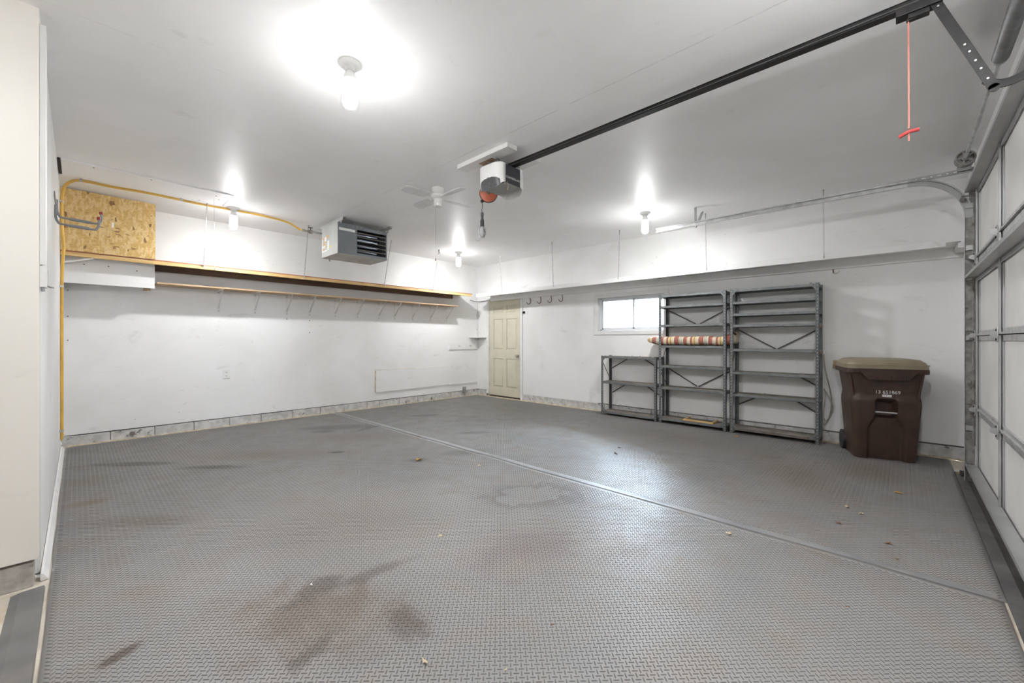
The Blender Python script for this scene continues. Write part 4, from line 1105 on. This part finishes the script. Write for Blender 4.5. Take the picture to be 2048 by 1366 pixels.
# ------------------------------------------------------------------ brown wheeled bin
bn = thing('wheeled_bin', 'brown wheeled bin with tan lid beside the garage door', 'bin', (5.655, .172, .0045), 0)
BR = math.atan2(-.25, .968)     # local +x runs left to right along the bin front, local -y is its front
bn.rotation_euler = (0, 0, -PI/2+.27)
HB = .895
def rr(hx, hy, r, n=6):
    out = []
    for (cx, cy, a0) in ((hx-r, hy-r, 0), (-hx+r, hy-r, PI/2), (-hx+r, -hy+r, PI), (hx-r, -hy+r, 3*PI/2)):
        for k in range(n+1):
            a = a0+k*(PI/2)/n; out.append((cx+r*math.cos(a), cy+r*math.sin(a)))
    return out
def bin_outline(z):
    f = z/HB
    hx = .238+.056*f; hy = .215+.05*f
    return hx, hy
m = MB(); V = []; F = []; NZ = 46; NS = 34; cor = 5
def ring(z):
    hx, hy = bin_outline(z); r = .06
    # shoulders: the upper body is narrower than the lower pillars
    sh_ = 1/(1+math.exp((z-.60)/.018))
    hx2 = hx-.022*(1-sh_)*(1-max(0, (z-.60))/.30)
    pts = []
    # back side and corners, going round from back-right to front
    for k in range(cor+1): a = k*(PI/2)/cor; pts.append((hx2-r+r*math.cos(a), hy-r+r*math.sin(a)))
    for k in range(cor+1): a = PI/2+k*(PI/2)/cor; pts.append((-hx2+r+r*math.cos(a), hy-r+r*math.sin(a)))
    for k in range(cor+1): a = PI+k*(PI/2)/cor; pts.append((-hx2+r+r*math.cos(a), -hy+r+r*math.sin(a)))
    n0 = len(pts)
    for k in range(1, NS): 
        u = -1+2*k/NS; pts.append((u*(hx2-r), -hy))
    for k in range(cor+1): a = 3*PI/2+k*(PI/2)/cor; pts.append((hx2-r+r*math.cos(a), -hy+r+r*math.sin(a)))
    out = []
    for (x, y) in pts:
        d = 0
        if y <= -hy+1e-6 or y < -hy+.02:
            ax = abs(x)
            # lower tapered recess, widening downwards below the handle
            wlow = .075+.060*min(1, max(0, (.43-z)/.12)) if z < .43 else .075
            def sm(v, w_=.014): return 1/(1+math.exp(-v/w_*4))
            low = sm(wlow-ax)*sm(.585-z)
            pocket = sm(.072-ax)*sm(z-.42)*sm(.575-z)
            d = .042*low+.06*pocket
            side_pillar = sm(ax-.10, .02)
            d += .026*sm(z-.61, .03)*(1-max(0, (z-.80))/.12 if z > .80 else 1)
            # upper face sits back between the pillars
        out.append((x, y+d, z))
    return out
zsB = [HB*k/NZ for k in range(NZ+1)]
for z in zsB: V += ring(z)
n = len(ring(0))
for i in range(NZ):
    for k in range(n): F.append((i*n+k, i*n+(k+1) % n, (i+1)*n+(k+1) % n, (i+1)*n+k))
F.append(tuple(range(n))[::-1])
m.add(V, F).build('body', 'bin_brown', bn, smooth=True, angle=60)
hx, hy = bin_outline(HB)
def slab(mb, hx, hy, r, z0, z1, s1=1.0):
    p = rr(hx, hy, r); k = len(p)
    mb.add([(x, y, z0) for x, y in p]+[(x*s1, y*s1, z1) for x, y in p], [tuple(range(k))[::-1], tuple(range(k, 2*k))]+[(i, (i+1) % k, k+(i+1) % k, k+i) for i in range(k)])
m = MB(); slab(m, hx+.022, hy+.022, .07, HB-.045, HB, 1.0); m.build('rim', 'bin_brown', bn, bevel=.006)
m = MB(); yf = -hy-.022
m.prism([(-.225, 0), (.225, 0), (.15, -.095), (-.15, -.095)], (0, yf-.014, HB-.012), (1, 0, 0), (0, 0, 1), (0, .05, 0))
ap = m.build('front_flange', 'bin_brown', bn, bevel=.003)
for k in range(6): MB().box(-.13+k*.052-.004, -.13+k*.052+.004, yf-.024, yf-.012, HB-.104, HB-.06).build('rib', 'bin_brown', ap, bevel=.002)
m = MB(); slab(m, hx+.018, hy+.02, .07, HB+.001, HB+.035, 1.0); slab(m, hx+.024, hy+.026, .07, HB+.035, HB+.042); 
k = rr(hx+.01, hy+.01, .07)
for (s0, z0, s1, z1) in ((1.0, HB+.042, .97, HB+.062), (.97, HB+.062, .86, HB+.088), (.86, HB+.088, .70, HB+.096)):
    nk = len(k); m.add([(x*s0, y*s0, z0) for x, y in k]+[(x*s1, y*s1, z1) for x, y in k], [(i, (i+1) % nk, nk+(i+1) % nk, nk+i) for i in range(nk)]+([tuple(range(nk, 2*nk))] if s1 == .70 else []))
m.build('lid', 'lid_tan', bn, smooth=True, angle=35)
hxp, hyp = bin_outline(.465)
MB().tube([(-.082, -hyp+.012, .470), (.0, -hyp+.010, .468), (.082, -hyp+.012, .466)], .0085, 10).build('grab_bar', 'galv_light', bn, smooth=True)
for s in (-1, 1):
    MB().lathe([(.10, -.025), (.10, .025)], (s*.245, .19, .10), (1, 0, 0), 20).build('wheel', 'black_plastic', bn, smooth=True)
hxp, hyp = bin_outline(.66); sl = math.atan2(.05, HB)
text('13 651869', (.012, -hyp+.0236, .665), (PI/2+sl, 0, 0), .045, 'ink_white', bn, 'number')
hxp, hyp = bin_outline(.625)
lb_ = MB().box(-.03, .04, -hyp+.012, -hyp+.03, .620, .642).build('label', 'ink_white', bn)
text('13 651869', (.005, -hyp+.0112, .631), (PI/2+sl, 0, 0), .013, 'ink_dark', lb_, 'label_print')
# small wood offcut fixed to the wall beside the bin
o = MB().box(5.94, 6.015, .515, .57, .905, .95).build('wood_offcut', 'shelf_wood', bevel=.002)
MB().box(5.938, 6.0155, .512, .573, .86, .9045).build('dark_half', 'block_wood', o, bevel=.002); tag(o, 'small two-tone wood block on the wall between bin and shelving', 'wood block')
# extension cord loops hanging by the right unit
m = MB(); m.tube(smooth_path([(5.955, .655, 1.02), (5.96, .648, .9), (5.985, .630, .75), (5.98, .60, .60), (5.97, .585, .45), (5.955, .60, .32), (5.93, .632, .25), (5.90, .655, .30), (5.915, .650, .42), (5.94, .640, .55), (5.93, .655, .62)], 6), .006, 8)
m.tube(smooth_path([(5.93, .655, .62), (5.95, .625, .56), (5.975, .575, .42), (5.97, .60, .30), (5.92, .64, .215), (5.89, .66, .20)], 6), .006, 8)
tag(m.build('hanging_cord', 'cord_tan', smooth=True), 'tan cord looped down the right side of the shelving', 'cord')

# ------------------------------------------------------------------ small fixtures on the walls
def plate(name, c, axis, wd, ht_, label, cat, outlet=True):
    t_ = thing(name, label, cat, c)
    if axis == 'y':
        MB().box(-wd/2, wd/2, -.006, -.0005, -ht_/2, ht_/2).build('plate', 'plastic_white', t_, bevel=.002)
        f = lambda x0, x1, z0, z1, d: MB().box(x0, x1, -.006-d, -.005, z0, z1)
    else:
        MB().box(-.006, -.0005, -wd/2, wd/2, -ht_/2, ht_/2).build('plate', 'plastic_white', t_, bevel=.002)
        f = lambda y0, y1, z0, z1, d: MB().box(-.006-d, -.005, y0, y1, z0, z1)
    if outlet:
        for z in (-.024, .024):
            r_ = f(-.017, .017, z-.014, z+.014, .0015).build('receptacle', 'trim_white', t_)
            m = f(-.009, -.006, z-.002, z+.008, .002); mm = f(.006, .009, z-.002, z+.008, .002); m.add(mm.v, mm.f); mm = f(-.003, .003, z-.011, z-.005, .002); m.add(mm.v, mm.f)
            m.build('slots', 'ink_dark', r_)
    else:
        f(-.006, .006, -.013, .013, .003).build('toggle', 'trim_white', t_, bevel=.001)
    return t_
plate('wall_outlet', (1.402, YB, .715), 'y', .078, .125, 'white duplex outlet low on the back wall', 'outlet')
plate('light_switch', (XR, 4.925, .70), 'x', .072, .118, 'white wall plate between the door and the low shelving', 'wall plate', False)
o = thing('access_board', 'long flat white board fixed low on the back wall', 'board', (0, 0, 0))
m = MB(); m.add([(3.612, 6.722, .255), (5.21, 6.722, .275), (5.21, 6.722, .652), (3.612, 6.722, .645), (3.612, 6.7395, .255), (5.21, 6.7395, .275), (5.21, 6.7395, .652), (3.612, 6.7395, .645)], [(0, 1, 2, 3), (7, 6, 5, 4), (0, 4, 5, 1), (1, 5, 6, 2), (2, 6, 7, 3), (3, 7, 4, 0)])
m.build('face', 'shelf_white', o)
MB().box(3.606, 3.612, 6.724, 6.739, .26, .64).box(3.61, 5.21, 6.726, 6.739, .648, .653).build('raw_edge', 'sealer_tan', o)
o = MB().box(5.225, 5.98, 6.722, 6.7395, .985, 1.128).build('hook_board', 'shelf_white', bevel=.002); tag(o, 'short white board with small hooks on the back wall by the corner', 'board')
for x in (5.46, 5.76):
    MB().tube(smooth_path([(x, 6.722, 1.07), (x, 6.70, 1.065), (x+.005, 6.69, 1.05), (x+.01, 6.70, 1.045)], 3), .003, 6).tube(smooth_path([(x+.03, 6.722, 1.07), (x+.03, 6.70, 1.065), (x+.035, 6.69, 1.05), (x+.04, 6.70, 1.045)], 3), .003, 6).build('cup_hooks', 'galv', o)
cs_ = thing('corner_shelf', 'small white corner shelf beside the entry door', 'shelf')
MB().prism([(0, 0), (-.26, 0), (-.235, -.10), (-.11, -.25), (0, -.275)], (XR-.002, YB-.002, 1.232), (1, 0, 0), (0, 1, 0), (0, 0, .014)).build('top', 'trim_white', cs_, bevel=.002)
MB().box(XR-.02, XR-.002, YB-.28, YB-.004, 1.165, 1.19).build('cleat', 'trim_white', cs_, bevel=.001)
MB().prism([(0, 0), (-.15, 0), (0, -.07)], (XR-.02, YB-.014, 1.231), (1, 0, 0), (0, 0, 1), (0, .012, 0)).build('bracket', 'trim_white', cs_)
# conduit on the wall foot and the corner riser
cd = thing('wall_conduit', 'white painted conduit run along the foot of the back wall', 'conduit')
MB().box(5.22, 6.0, 6.722, 6.7395, .258, .288).build('run', 'trim_white', cd, bevel=.003)
jb = thing('junction_box', 'grey electrical box on a stub at the foot of the back wall', 'junction box')
MB().box(5.58, 5.66, 6.70, 6.731, .08, .195).build('body', 'galv', jb, bevel=.004)
MB().tube([(5.62, 6.715, 0), (5.62, 6.715, .085)], .014, 10).build('stub', 'galv', jb, smooth=True)
cr_ = thing('corner_conduit', 'thin white conduit in the far corner from shelf height downwards', 'conduit')
MB().tube([(6.0, 6.722, 1.25), (6.0, 6.722, 2.0)], .009, 8).build('pipe', 'trim_white', cr_, smooth=True)
for z in (1.42, 1.72): MB().box(5.985, 6.015, 6.728, 6.739, z-.007, z+.007).build('clip', 'galv', cr_)
MB().tube(smooth_path([(5.78, 6.70, 2.03), (5.86, 6.69, 2.02), (5.93, 6.70, 2.015), (5.985, 6.62, 2.015), (5.995, 6.5, 2.02), (6.0, 6.33, 2.03)], 5), .008, 8).build('cable', 'galv_dirty', cr_, smooth=True)
# hooks under the white shelf
hk = None
for i, (y, lb) in enumerate(((5.22, 'rusty bicycle hook under the white shelf, nearest the door'), (4.955, 'rusty bicycle hook under the white shelf, second from the door'), (4.705, 'rusty bicycle hook under the white shelf, third from the door'), (4.45, 'rusty bicycle hook under the white shelf, farthest from the door'))):
    if hk is None:
        hk = MB().tube(smooth_path([(0, 0, 0), (0, -.003, -.03), (-.004, -.012, -.07), (-.010, -.010, -.105), (-.035, .008, -.125), (-.060, .022, -.11), (-.068, .026, -.085)], 5), .0058, 8).build('wall_hook', 'hook_rust', smooth=True)
        hk.location = (XR-.006, y, 2.0); tag(hk, lb, 'hook', 'bicycle hooks under the white shelf')
    else:
        c_ = hk.copy(); COL.objects.link(c_); c_.location = (XR-.006, y, 2.0); c_['label'] = lb
o = MB().tube(smooth_path([(XR-.004, .58, 2.03), (XR-.01, .575, 1.98), (XR-.012, .572, 1.955)], 3), .005, 8).build('wall_peg', 'hook_rust', smooth=True); tag(o, 'single rusty peg on the right wall above the tall shelving', 'hook')
MB().tube(smooth_path([(XR-.012, .572, 1.96), (XR-.03, .55, 1.945), (XR-.04, .525, 1.955), (XR-.04, .52, 1.975)], 4), .003, 6).build('curl', 'galv', o, smooth=True)
o = MB().box(XR-.02, XR-.001, 5.35, 5.405, 1.705, 1.745).build('wall_sensor', 'black_plastic', bevel=.004); tag(o, 'small black box on the wall beside the door frame', 'sensor')
MB().lathe([(.006, 0), (.006, .002)], (XR-.02, 5.378, 1.725), (-1, 0, 0), 10).build('eye', 'grey_black', o)
for (z, lb) in ((1.735, 'dark nail in the back wall at the left, topmost'), (1.447, 'dark nail in the back wall at the left, middle one'), (1.182, 'dark nail in the back wall at the left, lowest')):
    tag(MB().tube([(-.075, YB, z), (-.078, YB-.05, z-.003)], .0035, 6).lathe([(.006, 0), (.006, .003)], (-.078, YB-.05, z-.003), (0, -1, 0), 8).build('nail', 'grey_black'), lb, 'nail', 'nails at the left of the back wall')
# coat of wall marks: old screw plugs under the brackets
for (x, z, lb) in ((2.17, 1.50, 'upper screw stub below the third bracket'), (2.497, 1.485, 'upper screw stub below the fourth bracket'), (2.497, 1.30, 'lower screw stub below the fourth bracket')):
    tag(MB().lathe([(.008, 0), (.007, .004), (0, .005)], (x, YB, z), (0, -1, 0), 8, cap=False).build('screw_stub', 'grey_black'), lb, 'screw')

# padded utility hook on the left wall
uh = thing('utility_hook', 'grey padded double utility hook with red tips on the left wall', 'hook')
for dz, dy, xt in ((0, 0, .135), (-.112, -.30, .112)):
    y = 5.15+dy
    zb_ = 2.215+dz
    p_ = smooth_path([(XL+.006, y+.02, zb_+.15), (XL+.008, y+.01, zb_+.06), (XL+.022, y, zb_+.012), (XL+.05, y, zb_), (xt-.03, y, zb_-.008), (xt-.004, y, zb_+.004), (xt+.008, y, zb_+.04), (xt+.006, y, zb_+.085)], 5)
    MB().tube(p_, .0085, 8).build('arm', 'hook_grey', uh, smooth=True)
    MB().tube([(XL+.08, y, zb_-.002), (xt-.05, y, zb_-.007)], .0125, 10).build('foam_pad', 'hook_grey', uh, smooth=True)
    MB().lathe([(.012, -.012), (.0125, .010), (.008, .014), (0, .015)], (xt+.006, y, zb_+.088), (0, 0, 1), 10, cap=False).build('tip', 'red_plastic', uh, smooth=True)
MB().box(XL+.0005, XL+.006, 4.80, 5.20, 2.30, 2.345).build('back_plate', 'hook_grey', uh)
# vertical white channel on the corner
vc = thing('wall_channel', 'white vertical channel strip on the cream wall corner', 'channel strip')
m = MB(); m.box(XL+.0005, XL+.022, 3.055, 3.075, 1.55, 2.725).box(XL+.0005, XL+.010, 3.075, 3.115, 1.55, 2.725).box(XL+.0005, XL+.022, 3.115, 3.13, 1.55, 2.725)
m.build('channel', 'trim_white', vc, bevel=.002)
MB().box(XL+.0005, XL+.024, 3.058, 3.14, 1.44, 1.545).build('end_box', 'trim_white', vc, bevel=.002)
MB().box(XL+.024, XL+.027, 3.10, 3.135, 1.45, 1.53).build('latch_plate', 'galv_light', vc)
MB().bar((XL+.026, 3.09, 1.448), (XL+.040, 3.16, 1.448), .012, .004).build('latch', 'galv_dirty', vc)
MB().tube([(XL+.01, 3.066, 1.44), (XL+.012, 3.066, 1.42)], .007, 8).build('plug', 'hook_grey', vc)

# ------------------------------------------------------------------ leaves and crumbs on the mats
def leaf_bit(x, y, s, mat, label, name='dry_leaf', cat='leaf', group='dry leaves on the mats', flat=.35):
    rg = random.Random(int(x*1000+y*77)); m = MB(); n = 9; V = [(0, 0, .006+s*flat*.5)]; 
    for k in range(n):
        a = 2*PI*k/n; r = s*(.35+.75*rg.random())*(1 if k % 2 else .6)
        V.append((r*math.cos(a)*1.3, r*math.sin(a)*.8, .003+s*flat*rg.random()))
    m.add(V, [(0, k+1, (k+1) % n+1) for k in range(n)])
    o = m.build(name, mat); o.location = (x, y, max(0, ripple(x, y))); o.rotation_euler = (0, 0, rg.random()*6)
    sd = o.modifiers.new('thick', 'SOLIDIFY'); sd.thickness = .001
    return tag(o, label, cat, group)
leaf_bit(2.31, 3.451, .045, 'leaf_gold', 'golden-brown curled leaf on the left mat, centre of the floor')
leaf_bit(2.587, 2.878, .022, 'leaf_tan', 'small pale leaf scrap just left of the seam strip')
leaf_bit(1.497, 2.015, .022, 'leaf_tan', 'small tan leaf scrap on the left mat near the bright glare')
leaf_bit(2.724, .765, .028, 'leaf_tan', 'pale crumpled leaf close to the near end of the seam strip')
leaf_bit(3.228, .055, .030, 'leaf_brown', 'brown leaf on the right mat near the garage door')
leaf_bit(.872, 1.262, .020, 'leaf_tan', 'cream leaf scrap at the bottom centre of the floor')
leaf_bit(1.052, 1.026, .011, 'leaf_tan', 'tiny tan crumb at the very bottom of the floor', 'leaf_crumb')
leaf_bit(1.35, 1.048, .012, 'leaf_brown', 'tiny dark leaf crumb right of the bottom centre', 'leaf_crumb')
leaf_bit(3.739, .283, .024, 'leaf_tan', 'pale straw-like leaf on the right mat, left of a pair')
leaf_bit(3.66, .20, .024, 'leaf_tan', 'pale straw-like leaf on the right mat, right of a pair')
leaf_bit(3.367, .295, .020, 'leaf_brown', 'brown leaf flake between the seam strip and the pair of straws')
leaf_bit(2.332, .173, .011, 'leaf_brown', 'dark leaf crumb on the left mat at the lower right', 'leaf_crumb')
leaf_bit(3.02, .02, .018, 'leaf_brown', 'small brown leaf flake near the pointed end of the seam strip')
leaf_bit(4.35, .02, .03, 'leaf_gold', 'golden straw scrap on the mat in front of the bin')
leaf_bit(5.55, 1.46, .035, 'leaf_gold', 'orange-brown leaf tucked under the right shelving unit')
leaf_bit(3.787, 2.122, .038, 'crumb_dark', 'dark lump of grit on the right mat', 'grit_lump', 'grit', 'dark grit on the right mat', .7)
leaf_bit(4.058, 2.232, .020, 'crumb_dark', 'smaller dark crumb just beyond the lump of grit', 'grit_lump', 'grit', 'dark grit on the right mat', .7)
leaf_bit(.768, 2.06, .012, 'ink_white', 'white crumb on the brown stain at the lower left', 'white_crumb', 'crumb', None, .7)
leaf_bit(5.30, -.39, .05, 'leaf_gold', 'heap of yellow leaf litter at the foot of the garage door track', 'leaf_litter', 'leaf', None, .5)
